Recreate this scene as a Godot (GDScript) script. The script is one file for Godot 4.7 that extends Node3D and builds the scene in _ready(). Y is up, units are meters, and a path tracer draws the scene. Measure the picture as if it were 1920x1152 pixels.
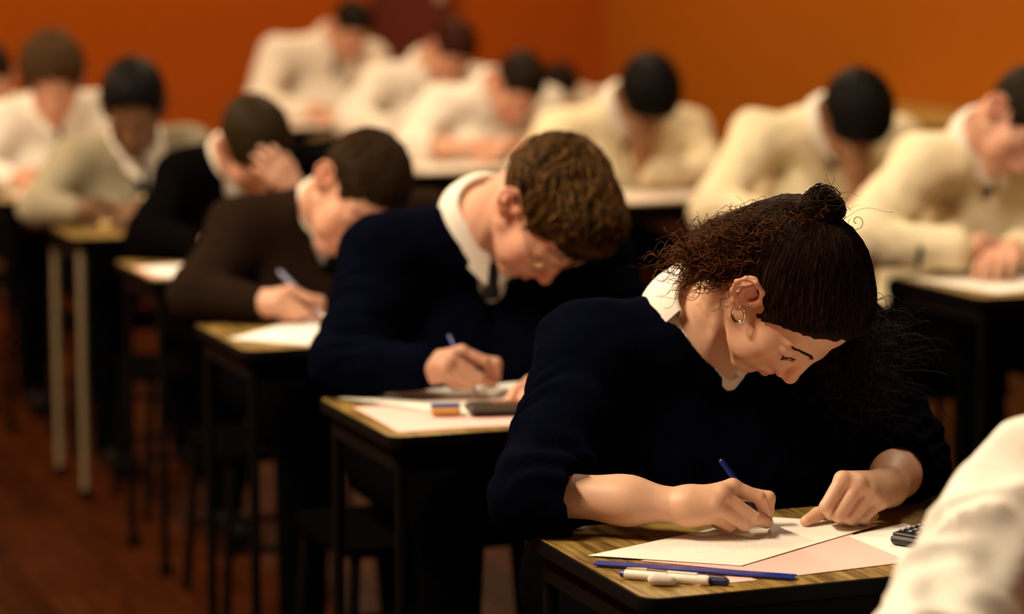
extends Node3D
# An exam hall seen through a long lens: one column of desks runs away from a girl in a navy sweater, a second one stands beside it.
# The axes of a seat: x to the right in the picture, y up, z forward (the way the students face); the zero point lies on the floor under the student's edge of the desk.

const TURN := 21.0                                      # how far the columns are turned from the line of sight, in degrees
const FIRST := Vector3(0.3065, 0.0, -3.6549)            # the first seat, the girl's
const DESK_Y := 0.72

func seat_at(s: Vector2) -> Transform3D:
	var b := Basis(Vector3.UP, deg_to_rad(TURN))
	return Transform3D(b, FIRST + b * Vector3(s.x, 0, s.y))

func _ready() -> void:
	# camera: 104 mm on 36 x 24, tilted down
	var cam := Camera3D.new()
	cam.name = "camera"
	add_child(cam)
	cam.position = Vector3(0, 1.52, 0)
	cam.rotation.x = -atan(696.0 / 5000.0)
	cam.fov = rad_to_deg(2.0 * atan(576.0 / 5000.0))
	cam.near = 0.05
	cam.far = 60.0
	var lens := CameraAttributesPhysical.new()
	lens.frustum_focal_length = 24.0 * 5000.0 / 1152.0
	lens.frustum_focus_distance = 3.52
	lens.exposure_aperture = 2.75
	lens.frustum_near = 0.05
	lens.frustum_far = 60.0
	cam.attributes = lens                                  #CAM
	# surroundings: a closed hall, no daylight
	var around := WorldEnvironment.new()
	around.name = "surroundings"
	var env := Environment.new()
	env.background_mode = Environment.BG_COLOR
	env.background_color = Color(0, 0, 0)
	env.tonemap_mode = Environment.TONE_MAPPER_LINEAR
	env.tonemap_exposure = 1.0
	env.sdfgi_enabled = true
	env.ssao_enabled = true
	env.ssil_enabled = true
	around.environment = env
	add_child(around)
	# the lamps under the ceiling: across, along, turn the light on its long side
	for l: Array in LAMPS:
		hall_lamp(Vector2(l[0], l[1]), l[2], l[3])
	make_materials()
	print("hall")
	build_hall()
	build_desks()
	print("people")
	build_people()
	print("small things")
	build_small_things()

const LAMPS := [
	[-2.5, -.2, 28.0, Color(1.0, .91, .77)], [-2.7, -3.2, 22.0, Color(1.0, .89, .72)], [-2.9, -6.2, 15.0, Color(1.0, .84, .66)], [-2.6, -9.0, 7.0, Color(1.0, .80, .58)],
	[1.6, -1.2, 8.0, Color(1.0, .90, .76)], [1.6, -5.0, 9.0, Color(1.0, .86, .68)], [2.4, -8.6, 7.0, Color(1.0, .80, .58)],
]
const CEILING := 4.3

func hall_lamp(s: Vector2, energy: float, c: Color) -> void:
	var at := seat_at(s)
	at.origin.y = CEILING - .35
	var n := base("ceiling_lamp", at, "batten lamp over the %s aisle, number %s from the camera end" % ["left" if s.x < 0.0 else "right", ["one", "two", "three", "four"][int((1.0 - s.y) / 2.9)]], "lamp", "battens under the ceiling")
	var g := Geo.new()
	g.box(Vector3(0, .05, 0), Vector3(.24, .06, 1.6), .008)
	part("housing", g, plain(Color(.6, .6, .58), .5), n)
	g = Geo.new()
	g.box(Vector3(0, .004, 0), Vector3(.20, .03, 1.54), .006)
	var m := plain(Color(.9, .9, .85), .4)
	m.emission_enabled = true
	m.emission = c
	m.emission_energy_multiplier = 2.0
	part("diffuser", g, m, n)
	for z in [-.6, .6]:
		g = Geo.new()
		g.rod(Vector3(0, .07, z), Vector3(0, .35, z), .006)
		part("rod", g, plain(Color(.4, .4, .4), .5), n)
	var a := AreaLight3D.new()
	a.name = "light"
	n.add_child(a)
	a.position = Vector3(0, -.02, 0)
	a.rotation.x = -PI / 2
	a.area_size = Vector2(.20, 1.54)
	a.light_color = c
	a.light_energy = energy
	a.area_range = 30.0
	a.shadow_enabled = true

# ---------------------------------------------------------------- materials
func plain(linear: Color, rough := .6, metal := 0.0) -> StandardMaterial3D:
	var m := StandardMaterial3D.new()
	m.albedo_color = linear.linear_to_srgb()
	m.roughness = rough
	m.metallic = metal
	return m

func wool(linear: Color, relief: Texture2D, deep := .12, scale := 9.0) -> StandardMaterial3D:
	var m := plain(linear, .95)
	m.metallic_specular = .06
	m.heightmap_enabled = true
	m.heightmap_texture = relief
	m.heightmap_scale = deep
	m.uv1_triplanar = true
	m.uv1_scale = Vector3.ONE * scale
	return m

func skin(linear: Color) -> StandardMaterial3D:
	var m := plain(linear, .52)
	m.vertex_color_use_as_albedo = true
	m.subsurf_scatter_enabled = true
	m.subsurf_scatter_strength = .12
	m.heightmap_enabled = true
	m.heightmap_texture = noise_texture(3, .12, 256)
	m.heightmap_scale = .008
	m.uv1_triplanar = true
	m.uv1_scale = Vector3.ONE * 14.0
	return m

var noise_made := {}
func noise_texture(seed: int, frequency: float, side: int) -> NoiseTexture2D:
	var key := "%d %f %d" % [seed, frequency, side]
	if not noise_made.has(key):
		var t := NoiseTexture2D.new()
		var n := FastNoiseLite.new()
		n.seed = seed
		n.frequency = frequency
		n.fractal_octaves = 3
		t.noise = n
		t.width = side
		t.height = side
		t.seamless = true
		noise_made[key] = t
	return noise_made[key]

var mat_shoe: StandardMaterial3D
var mat_hair: StandardMaterial3D
var mat_navy: StandardMaterial3D
var mat_black: StandardMaterial3D
var mat_cream: StandardMaterial3D
var mat_white: StandardMaterial3D
var mat_shirt: StandardMaterial3D
var mat_blazer: StandardMaterial3D
var mat_grey_wool: StandardMaterial3D
var mat_trousers: StandardMaterial3D
var mat_tie: StandardMaterial3D
var mat_light_skin: StandardMaterial3D
var mat_pink_skin: StandardMaterial3D
var mat_brown_skin: StandardMaterial3D
var mat_tan_skin: StandardMaterial3D
var mat_frame: StandardMaterial3D
var mat_edge: StandardMaterial3D
var mat_desk: StandardMaterial3D
var mat_paper: StandardMaterial3D
var mat_pink_paper: StandardMaterial3D

# knit: small wales side by side
func knit_texture() -> ImageTexture:
	var im := Image.create(128, 128, false, Image.FORMAT_RGB8)
	for y in 128:
		for x in 128:
			var u := fmod(x / 16.0, 1.0)
			var w := absf(u - .5) * 2.0
			var v := fmod(y / 10.667 + w * .7, 1.0)
			var h := (1.0 - pow(absf(u * 2.0 - 1.0), 2.0)) * .6 + .4 * sin(v * PI)
			im.set_pixel(x, y, Color(h, h, h))
	return ImageTexture.create_from_image(im)

# wood-print laminate: long streaks along v
func laminate_texture() -> ImageTexture:
	var n := FastNoiseLite.new()
	n.seed = 4
	n.frequency = .02
	n.fractal_octaves = 4
	var w := 640
	var h := 420
	var im := Image.create(w, h, false, Image.FORMAT_RGB8)
	for y in h:
		for x in w:
			var a := n.get_noise_2d(x * 3.2, y * .22 + 40.0)
			var b := n.get_noise_2d(x * 11.0 + 300.0, y * .5)
			var c := n.get_noise_2d(x * .6, y * .12 + 900.0)
			var t := clampf(.5 + a * .8 + b * .55 + c * .4, 0.0, 1.0)
			im.set_pixel(x, y, Color(.10, .055, .012).lerp(Color(.36, .235, .065), t).linear_to_srgb())
	return ImageTexture.create_from_image(im)

func make_materials() -> void:
	var knit := knit_texture()
	mat_shoe = plain(Color(.003, .0026, .0024), .6)
	mat_shoe.metallic_specular = .15
	mat_hair = plain(Color(1, 1, 1), .55)
	mat_hair.metallic_specular = .18
	mat_hair.vertex_color_use_as_albedo = true
	mat_navy = wool(Color(.0013, .0018, .0060), knit, .06, 9.0)
	mat_black = wool(Color(.0022, .0019, .0018), knit, .06, 9.0)
	mat_cream = wool(Color(.78, .69, .48), knit, .16, 5.0)
	mat_grey_wool = wool(Color(.30, .265, .185), knit, .1, 7.0)
	mat_blazer = wool(Color(.015, .0085, .0055), noise_texture(9, .2, 256), .04, 8.0)
	mat_white = wool(Color(.80, .77, .70), noise_texture(8, .3, 256), .012, 10.0)
	mat_shirt = mat_white
	mat_trousers = wool(Color(.0010, .0010, .0014), noise_texture(9, .2, 256), .03, 8.0)
	mat_tie = plain(Color(.008, .008, .011), .6)
	mat_light_skin = skin(Color(.66, .39, .26))
	mat_pink_skin = skin(Color(.66, .36, .25))
	mat_brown_skin = skin(Color(.16, .075, .035))
	mat_tan_skin = skin(Color(.30, .14, .065))
	mat_frame = plain(Color(.004, .003, .0025), .6)
	mat_frame.metallic_specular = .12
	mat_edge = plain(Color(.004, .0038, .0038), .45)
	mat_edge.metallic_specular = .12
	mat_desk = plain(Color(1, 1, 1), .38)
	mat_desk.albedo_texture = laminate_texture()
	mat_paper = plain(Color(.86, .83, .76), .8)
	mat_pink_paper = plain(Color(.84, .50, .46), .8)

# ---------------------------------------------------------------- the hall
const BACK := -10.0
const RIGHT := 4.05
const LEFT := -5.0
const NEAR := 6.5

func wood_texture() -> ImageTexture:
	var n := FastNoiseLite.new()
	n.seed = 21
	n.frequency = .02
	n.fractal_octaves = 4
	var im := Image.create(256, 512, false, Image.FORMAT_RGB8)
	for y in 512:
		for x in 256:
			var a := n.get_noise_2d(x * 4.0, y * .3)
			var b := n.get_noise_2d(x * .8 + 500.0, y * .15)
			var t := clampf(.5 + a * .7 + b * .6, 0.0, 1.0)
			im.set_pixel(x, y, Color(.75, .70, .65).lerp(Color(1, 1, 1), t))
	return ImageTexture.create_from_image(im)

func build_hall() -> void:
	var here := seat_at(Vector2.ZERO)
	var wood := wood_texture()
	var planks: Array[StandardMaterial3D] = []
	for c: Color in [Color(.030, .0066, .0009), Color(.042, .0096, .0014), Color(.019, .0042, .0006), Color(.052, .0125, .0019)]:
		var m := plain(c, .5)
		m.metallic_specular = .15
		m.albedo_texture = wood
		planks.append(m)
	var g := Geo.new()
	g.frame = here
	g.box(Vector3((LEFT + RIGHT) / 2, -.062, (BACK + NEAR) / 2), Vector3(RIGHT - LEFT + .4, .10, NEAR - BACK + .4), .002)
	var floor_node := structure("floor", g, plain(Color(.02, .006, .002), .6))
	floor_node.set_meta("label", "dark reddish boarded floor of the hall")
	var rng := RandomNumberGenerator.new()
	rng.seed = 3
	var shapes: Array[ArrayMesh] = []
	for m in planks:
		g = Geo.new()
		g.box(Vector3(0, -.006, 0), Vector3(.118, .012, 2.396), .0015)
		shapes.append(g.mesh(m))
	for x in 50:
		var shift := rng.randf_range(-1.2, 0.0)
		for z in 6:
			var at := Vector3(-2.9 + x * .12, 0, BACK + 1.4 + shift + z * 2.4)
			if at.z - 1.2 < BACK + .02:
				continue
			var o := MeshInstance3D.new()
			o.name = "plank"
			o.mesh = shapes[rng.randi() % shapes.size()]
			o.transform = here * Transform3D(Basis(), at)
			floor_node.add_child(o, true)
	# the boards beyond, out of the picture
	g = Geo.new()
	g.frame = here
	for x in 90:
		var at := LEFT + .06 + x * .12
		if at > RIGHT - .05:
			continue
		if at < -2.95 or at > 3.05:
			g.box(Vector3(at, -.006, (BACK + NEAR) / 2), Vector3(.118, .012, NEAR - BACK - .02), .0015)
	var rest := part("far_planks", g, planks[1], floor_node)
	rest.set_meta("kind", "stuff")
	# walls
	var paint := plain(Color(.37, .080, .005), .85)
	paint.metallic_specular = .2
	paint.heightmap_enabled = true
	paint.heightmap_texture = noise_texture(31, .05, 256)
	paint.heightmap_scale = .15
	paint.uv1_triplanar = true
	paint.uv1_scale = Vector3.ONE * .7
	var ochre := plain(Color(.37, .115, .006), .85)
	ochre.metallic_specular = .2
	ochre.heightmap_enabled = true
	ochre.heightmap_texture = paint.heightmap_texture
	ochre.heightmap_scale = .15
	ochre.uv1_triplanar = true
	ochre.uv1_scale = Vector3.ONE * .7
	var door_from := 2.72
	var door_to := 3.25
	g = Geo.new()
	g.frame = here
	g.box(Vector3((LEFT - .2 + door_from) / 2, CEILING / 2, BACK - .15), Vector3(door_from - LEFT + .2, CEILING, .3), .004)
	g.box(Vector3((door_to + RIGHT + .2) / 2, CEILING / 2, BACK - .15), Vector3(RIGHT + .2 - door_to, CEILING, .3), .004)
	g.box(Vector3((door_from + door_to) / 2, (2.1 + CEILING) / 2, BACK - .15), Vector3(door_to - door_from, CEILING - 2.1, .3), .004)
	structure("wall_back", g, paint).set_meta("label", "orange-brown painted wall behind the last desks")
	g = Geo.new()
	g.frame = here
	g.box(Vector3(RIGHT + .1, CEILING / 2, (BACK + NEAR) / 2), Vector3(.2, CEILING, NEAR - BACK), .004)
	structure("wall_right", g, ochre).set_meta("label", "ochre painted side wall beside the white-sweater desks")
	g = Geo.new()
	g.frame = here
	g.box(Vector3(LEFT - .1, CEILING / 2, (BACK + NEAR) / 2), Vector3(.2, CEILING, NEAR - BACK), .004)
	structure("wall_left", g, paint)
	g = Geo.new()
	g.frame = here
	g.box(Vector3((LEFT + RIGHT) / 2, CEILING / 2, NEAR + .1), Vector3(RIGHT - LEFT + .4, CEILING, .2), .004)
	structure("wall_front", g, paint)
	g = Geo.new()
	g.frame = here
	g.box(Vector3((LEFT + RIGHT) / 2, CEILING + .1, (BACK + NEAR) / 2), Vector3(RIGHT - LEFT + .4, .2, NEAR - BACK + .6), .004)
	structure("ceiling", g, plain(Color(.10, .07, .05), .9))
	# the dark door in its recess, with a pale finger plate
	g = Geo.new()
	g.frame = here
	g.box(Vector3((door_from + door_to) / 2, 1.05, BACK - .22), Vector3(door_to - door_from - .01, 2.09, .045), .004)
	var door := structure("door_1", g, plain(Color(.12, .014, .005), .7))
	door.set_meta("label", "narrow dark red door set back in the orange wall")
	g = Geo.new()
	g.frame = here
	g.box(Vector3(door_to - .075, 1.33, BACK - .192), Vector3(.055, .32, .006), .002)
	g.box(Vector3(door_to - .075, 1.25, BACK - .180), Vector3(.030, .12, .020), .004)
	part("finger_plate", g, plain(Color(.62, .48, .40), .35), door)
	# baseboards
	g = Geo.new()
	g.frame = here
	g.box(Vector3((LEFT + door_from) / 2, .06, BACK + .01), Vector3(door_from - LEFT, .12, .02), .004)
	structure("baseboard_back", g, plain(Color(.06, .02, .01), .5))
	g = Geo.new()
	g.frame = here
	g.box(Vector3(RIGHT - .01, .06, (BACK + NEAR) / 2), Vector3(.02, .12, NEAR - BACK - .1), .004)
	structure("baseboard_right", g, plain(Color(.06, .02, .01), .5))
	# the low cupboard along the right wall
	var n := base("low_cupboard", here * Transform3D(Basis(), Vector3(RIGHT - .21, 0, -5.3)), "low olive-yellow cupboard along the right wall behind the cream sweaters", "cupboard")
	var olive := plain(Color(.34, .23, .055), .6)
	g = Geo.new()
	g.box(Vector3(0, .40, 0), Vector3(.36, .76, 3.0), .006)
	part("body", g, olive, n)
	g = Geo.new()
	g.box(Vector3(-.01, .80, 0), Vector3(.40, .035, 3.06), .006)
	part("top", g, plain(Color(.42, .28, .07), .45), n)
	for i in 5:
		g = Geo.new()
		g.box(Vector3(-.19, .42, -1.2 + i * .6), Vector3(.018, .66, .585), .004)
		var d := part("door", g, olive, n)
		g = Geo.new()
		g.rod(Vector3(-.215, .42, -1.2 + i * .6 + .22), Vector3(-.215, .54, -1.2 + i * .6 + .22), .006)
		part("handle", g, plain(Color(.3, .28, .25), .3, .8), d)

# ---------------------------------------------------------------- desks and chairs
const DESK_HALF := .312
const DESK_DEEP := .41

func rounded(w0: float, w1: float, d0: float, d1: float, r: float) -> PackedVector2Array:
	var out := PackedVector2Array()
	var c := [Vector2(w1 - r, d1 - r), Vector2(w0 + r, d1 - r), Vector2(w0 + r, d0 + r), Vector2(w1 - r, d0 + r)]
	for i in 4:
		for k in 6:
			var a := PI / 2 * i + PI / 2 * k / 5.0
			out.append(c[i] + Vector2(cos(a), sin(a)) * r)
	return out

# a slab with rounded corners, seen from above; uv spans its box
func slab(g: Geo, ring: PackedVector2Array, y0: float, y1: float, w0: float, w1: float, d0: float, d1: float) -> void:
	var count := ring.size()
	var mid := Vector2((w0 + w1) / 2, (d0 + d1) / 2)
	for face in 2:
		var y := y1 if face == 0 else y0
		var nn := Vector3.UP if face == 0 else Vector3.DOWN
		var m := g.vert(Vector3(mid.x, y, mid.y), nn, Vector2(.5, .5))
		for p in ring:
			g.vert(Vector3(p.x, y, p.y), nn, Vector2((p.x - w0) / (w1 - w0), (p.y - d0) / (d1 - d0)))
		for i in count:
			if face == 0:
				g.tri(m, m + 1 + (i + 1) % count, m + 1 + i)
			else:
				g.tri(m, m + 1 + i, m + 1 + (i + 1) % count)
	for i in count:
		var p := ring[i]
		var q := ring[(i + 1) % count]
		g.quad(Vector3(q.x, y0, q.y), Vector3(p.x, y0, p.y), Vector3(p.x, y1, p.y), Vector3(q.x, y1, q.y))

func make_desk(leg_mat: StandardMaterial3D) -> Node3D:
	var n := Node3D.new()
	var g := Geo.new()
	slab(g, rounded(-DESK_HALF + .003, DESK_HALF - .003, .003, DESK_DEEP - .003, .026), DESK_Y - .021, DESK_Y, -DESK_HALF, DESK_HALF, 0, DESK_DEEP)
	part("tabletop", g, mat_desk, n)
	g = Geo.new()
	var ring := rounded(-DESK_HALF, DESK_HALF, 0, DESK_DEEP, .029)
	var rows := []
	for y: Vector2 in [Vector2(-.0012, -.004), Vector2(-.0006, -.0012), Vector2(-.0022, 0), Vector2(-.019, 0), Vector2(-.022, -.002), Vector2(-.022, -.006)]:
		var line := []
		for i in ring.size() + 1:
			var p := ring[i % ring.size()]
			var o := (p - Vector2(0, DESK_DEEP / 2)).normalized() * y.y
			line.append(Vector3(p.x + o.x, DESK_Y + y.x, p.y + o.y))
		rows.append(line)
	g.sheet(rows)
	part("edge_band", g, mat_edge, n)
	for s: Array in [[Vector3(-.285, .675, .205), Vector3(.022, .04, .34)], [Vector3(.285, .675, .205), Vector3(.022, .04, .34)], [Vector3(0, .675, .038), Vector3(.55, .04, .022)], [Vector3(0, .675, .372), Vector3(.55, .04, .022)]]:
		g = Geo.new()
		g.box(s[0], s[1], .003)
		part("rail", g, mat_frame, n)
	for x in [-1.0, 1.0]:
		for z in [.032, .378]:
			g = Geo.new()
			g.tube(PackedVector3Array([Vector3(.284 * x, .02, z), Vector3(.284 * x, .698, z)]), PackedFloat32Array([.0105, .0105]), 12)
			var l := part("leg", g, leg_mat, n)
			g = Geo.new()
			g.frame = Transform3D(Basis(), Vector3(.284 * x, 0, z))
			g.lathe([Vector2(.0, .0), Vector2(.015, .0), Vector2(.0165, .004), Vector2(.0165, .026), Vector2(.0125, .03)], 12)
			part("foot", g, mat_frame, l)
	return n

func make_chair() -> Node3D:
	var n := Node3D.new()
	var shell := plain(Color(.0015, .0012, .001), .8)
	shell.metallic_specular = .05
	var g := Geo.new()
	slab(g, rounded(-.19, .19, -.60, -.23, .05), .366, .386, -.19, .19, -.6, -.23)
	part("seat", g, shell, n)
	for x in [-1.0, 1.0]:
		for z in [-.26, -.57]:
			g = Geo.new()
			g.tube(PackedVector3Array([Vector3(.185 * x, .0, z + (z + .415) * .15), Vector3(.16 * x, .370, z)]), PackedFloat32Array([.011, .011]), 10)
			part("leg", g, mat_frame, n)
	for z in [-.262, -.572]:
		g = Geo.new()
		g.rod(Vector3(-.175, .16, z), Vector3(.175, .16, z), .008)
		part("stretcher", g, mat_frame, n)
	return n

func place(o: Node3D, called: String, at: Transform3D, label: String, category: String, group: String) -> void:
	o.name = numbered(called)
	add_child(o)
	o.transform = at
	tag(o, label, category, group)

func build_desks() -> void:
	var desk := make_desk(mat_frame)
	var pale := make_desk(plain(Color(.17, .13, .075), .5))
	var chair := make_chair()
	for w: Array in WHO:
		var at := seat_at(PEOPLE[w[0]].seat)
		var d: Node3D = (pale if w[0] == "boy5" else desk).duplicate()
		place(d, "exam_desk", at, "exam desk of the " + w[1] if w[0] != "boy5" else "wood-print exam desk with pale metal legs of the " + w[1], "desk", "exam desks in the hall")
		place(chair.duplicate(), "stool", at, "dark stool under the " + w[1], "stool", "stools at the exam desks")
	desk.free()
	pale.free()
	chair.free()

# ---------------------------------------------------------------- papers, pens and the rest
# faint lines of handwriting on a sheet
func written(seed: int, from: float, to: float, ink: Color, paper: Color, margin := .08) -> ImageTexture:
	var im := Image.create(630, 891, false, Image.FORMAT_RGB8)
	im.fill(paper.linear_to_srgb())
	var rng := RandomNumberGenerator.new()
	rng.seed = seed
	var dark := ink.linear_to_srgb()
	var y := from
	while y < to:
		var x := margin * 630
		var end := rng.randf_range(.62, .94) * 630
		while x < end:
			var word := rng.randf_range(14, 60)
			var k := 0.0
			var a := rng.randf_range(.7, 1.3)
			while k < word and x + k < end:
				var v := y * 891 + sin(k * a) * 4.0 + sin(k * .37 * a + x) * 3.0 - (6.0 if fmod(k, 17.0) < 2.0 else 0.0)
				im.fill_rect(Rect2i(int(x + k), int(v), 2, 2), dark)
				k += .7
			x += word + rng.randf_range(7, 14)
		y += .034
	return ImageTexture.create_from_image(im)

# a sheet by its corners on the desk (x, z), the first at the start of the writing, then along the line; bend lifts its middle, curl its third corner
func paper(seat: Vector2, q: Array, layer: int, m: StandardMaterial3D, label: String, bend := .0, curl_up := 0.0, sheets := 1) -> MeshInstance3D:
	var one: Vector2 = q[1] - q[0]
	var two: Vector2 = q[3] - q[0]
	if one.y * two.x - one.x * two.y < 0.0:
		q = [q[1], q[0], q[3], q[2]]
	var mid: Vector2 = (q[0] + q[1] + q[2] + q[3]) / 4.0
	var g := Geo.new()
	var thick := .0005 * sheets
	var rows := []
	for y in 13:
		var line := []
		for x in 13:
			var u := x / 12.0
			var v := y / 12.0
			var a: Vector2 = q[0].lerp(q[1], u)
			var p := a.lerp(q[3].lerp(q[2], u), v) - mid
			var up := bend * (.6 * sin(u * PI) * sin(v * PI) + .4 * pow(sin(u * 4.0 + v * 2.0), 2.0)) + curl_up * pow(maxf(0.0, u + v - 1.2) / .8, 2.0)
			line.append(Vector3(p.x, up + thick, p.y))
		rows.append(line)
	g.sheet(rows, thick)
	var at := seat_at(seat) * Transform3D(Basis(), Vector3(mid.x, DESK_Y + .0003 + layer * .00045, mid.y))
	return single("paper_sheet", g, m, at, label, "paper", "exam papers on the desks")

# a pen from tip to end
func pen(seat: Vector2, tip: Vector3, end: Vector3, body: StandardMaterial3D, cone: StandardMaterial3D, label: String, r := .0042) -> Node3D:
	var d := (end - tip)
	var y := d.normalized()
	var x := y.cross(Vector3(.2, .1, .95)).normalized()
	var n := base("pen", seat_at(seat) * Transform3D(Basis(x, y, x.cross(y)), tip), label, "pen", "pens and pencils")
	var l := d.length()
	var g := Geo.new()
	g.lathe([Vector2(r * .75, .028), Vector2(r, .034), Vector2(r, l - .004), Vector2(r * .8, l - .0008), Vector2(0, l)], 14)
	part("barrel", g, body, n)
	g = Geo.new()
	g.lathe([Vector2(.0, .0), Vector2(.0007, .001), Vector2(.0014, .006), Vector2(r * .72, .018), Vector2(r * .85, .029)], 14)
	part("point", g, cone, n)
	return n

func build_small_things() -> void:
	var girl: Vector2 = PEOPLE.girl.seat
	var blue := plain(Color(.008, .022, .16), .25)
	var black := plain(Color(.008, .008, .009), .35)
	var silver := plain(Color(.6, .55, .48), .25, .9)
	var white := plain(Color(.80, .77, .70), .4)
	# --- the girl's desk
	var cream := Color(.86, .82, .74)
	var sheet := plain(Color(1, 1, 1), .8)
	sheet.albedo_texture = written(5, .16, .72, Color(.60, .58, .54), cream)
	paper(girl, [Vector2(-.290, .176), Vector2(.032, .050), Vector2(.152, .150), Vector2(-.128, .298)], 4, sheet, "white answer sheet with faint handwriting under the girl's hands", .0006)
	paper(girl, [Vector2(-.236, .222), Vector2(.090, .120), Vector2(.100, .350), Vector2(-.085, .366)], 1, mat_pink_paper, "pink question sheet under the girl's white sheet")
	paper(girl, [Vector2(.082, .194), Vector2(.190, .150), Vector2(.215, .310), Vector2(.086, .338)], 2, mat_paper, "white sheet lying under the girl's calculator")
	paper(girl, [Vector2(-.232, .350), Vector2(-.150, .330), Vector2(-.140, .368), Vector2(-.222, .369)], 0, mat_pink_paper, "corner of pink paper showing under the white marker")
	ruler(girl)
	marker(girl)
	pen(girl, Vector3(-.276, DESK_Y + .0052, .268), Vector3(-.182, DESK_Y + .0052, .368), plain(Color(.10, .022, .010), .4), plain(Color(.55, .35, .18), .7), "dark red pencil between the girl's ruler and white marker", .0034)
	pen(girl, Vector3(.0037, DESK_Y + .0032, .1128), Vector3(-.047, .811, .060), blue, black, "blue pen in the girl's writing hand")
	var g := Geo.new()
	var e := Field.new(.0022)
	e.flat(Vector3(-.0085, .0078, -.005), Vector3(.0080, .0078, .005), .0092, .0088, Vector3.UP, .85, .002)
	e.ball(Vector3(.012, .012, .003), Vector3(.006, .004, .006), .004, true)
	e.build()
	g.field(e)
	single("eraser", g, plain(Color(.62, .56, .50), .85), seat_at(girl) * Transform3D(Basis(), Vector3(-.262, DESK_Y, .350)), "small worn white eraser beside the white marker", "eraser")
	calculator(girl)

	# --- the others' papers
	var b2: Vector2 = PEOPLE.boy2.seat
	paper(b2, [Vector2(-.285, .040), Vector2(.10, -.010), Vector2(.08, .150), Vector2(-.133, .290)], 5, mat_paper, "white sheet under the hand of the boy in glasses", .004)
	paper(b2, [Vector2(-.285, .130), Vector2(.04, .10), Vector2(.03, .385), Vector2(-.285, .372)], 1, mat_pink_paper, "pinkish paper with a curled corner on the desk of the boy in glasses", .002, .0)
	var n := base("pencil_case", seat_at(b2) * Transform3D(Basis(Vector3.UP, -.20), Vector3(-.035, DESK_Y + .006, .292)), "flat brown pencil case beside the sheet of the boy in glasses", "pencil case")
	g = Geo.new()
	g.box(Vector3(0, .008, 0), Vector3(.20, .016, .060), .007)
	part("case_body", g, plain(Color(.030, .016, .008), .5), n)
	g = Geo.new()
	g.box(Vector3(.02, .0165, 0), Vector3(.15, .002, .022), .0008)
	part("zip_strip", g, plain(Color(.22, .06, .03), .5), n)
	n = base("pencil_sharpener", seat_at(b2) * Transform3D(Basis(Vector3.UP, -.25), Vector3(-.168, DESK_Y + .006, .270)), "small blue and orange sharpener on the sheet of the boy in glasses", "sharpener")
	g = Geo.new()
	g.box(Vector3(0, .006, 0), Vector3(.050, .012, .026), .003)
	part("body", g, plain(Color(.50, .26, .07), .5), n)
	g = Geo.new()
	g.box(Vector3(0, .0145, -.004), Vector3(.050, .006, .016), .002)
	part("blade_plate", g, plain(Color(.02, .06, .30), .3), n)
	var own := {
		"boy3": ["boy in the brown blazer", Color(.84, .82, .80), [Vector2(-.300, .255), Vector2(-.06, .02), Vector2(.08, .22), Vector2(-.170, .395)]],
		"boy4": ["boy in the black sweater", Color(.84, .82, .80), [Vector2(-.285, .17), Vector2(-.07, .14), Vector2(-.06, .34), Vector2(-.27, .37)]],
		"boy5": ["boy in the grey-beige cardigan", Color(.86, .82, .74), [Vector2(-.13, .03), Vector2(.12, .0), Vector2(.15, .25), Vector2(-.10, .30)]],
		"boy6": ["tousled boy in the cream shirt", Color(.84, .72, .62), [Vector2(-.25, .05), Vector2(.05, .02), Vector2(.08, .33), Vector2(-.22, .37)]],
		"cream2": ["boy in the cream sweater at the right edge", Color(.86, .82, .74), [Vector2(-.30, .04), Vector2(.10, .01), Vector2(.16, .28), Vector2(-.24, .36)]],
		"cream3": ["black-haired boy right of centre", Color(.84, .74, .66), [Vector2(-.25, .05), Vector2(.08, .02), Vector2(.10, .33), Vector2(-.22, .36)]],
		"cream4": ["black-haired boy behind the boy in glasses", Color(.84, .72, .64), [Vector2(-.20, .05), Vector2(.15, .02), Vector2(.18, .34), Vector2(-.17, .37)]],
		"shirt5": ["boy with bare forearms", Color(.86, .80, .72), [Vector2(-.28, .05), Vector2(.10, .02), Vector2(.12, .34), Vector2(-.26, .37)]],
		"shirt6": ["student before the dark red door", Color(.84, .74, .68), [Vector2(-.22, .05), Vector2(.10, .02), Vector2(.12, .34), Vector2(-.20, .37)]],
		"shirt7": ["student at the very back", Color(.84, .74, .68), [Vector2(-.22, .05), Vector2(.10, .02), Vector2(.12, .34), Vector2(-.20, .37)]],
	}
	for k: String in own:
		paper(PEOPLE[k].seat, own[k][2], 1, plain(own[k][1], .8), "white sheet on the desk of the " + own[k][0], .002)
	paper(PEOPLE.boy4.seat, [Vector2(-.30, .155), Vector2(-.10, .12), Vector2(-.10, .34), Vector2(-.295, .36)], 0, mat_pink_paper, "pink sheet on the desk of the boy in black", .0)
	g = Geo.new()
	g.box(Vector3(0, .009, 0), Vector3(.034, .018, .026), .006)
	single("eraser", g, plain(Color(.62, .50, .20), .8), seat_at(PEOPLE.boy5.seat) * Transform3D(Basis(Vector3.UP, .5), Vector3(-.175, DESK_Y, .20)), "small yellowish eraser beside the hand of the boy in the cardigan", "eraser")
	pen(b2, Vector3(-.064, DESK_Y + .006, .150), Vector3(-.082, .825, .045), blue, silver, "blue pen held by the boy in glasses")
	pen(PEOPLE.boy3.seat, Vector3(-.050, DESK_Y + .003, .130), Vector3(-.124, .822, .010), plain(Color(.30, .34, .55), .3), silver, "pale blue pen held by the boy in the brown blazer")
	pen(PEOPLE.cream2.seat, Vector3(.03, DESK_Y + .003, .16), Vector3(-.01, .80, .05), black, silver, "dark pen held by the boy in the cream sweater at the right edge")
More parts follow.
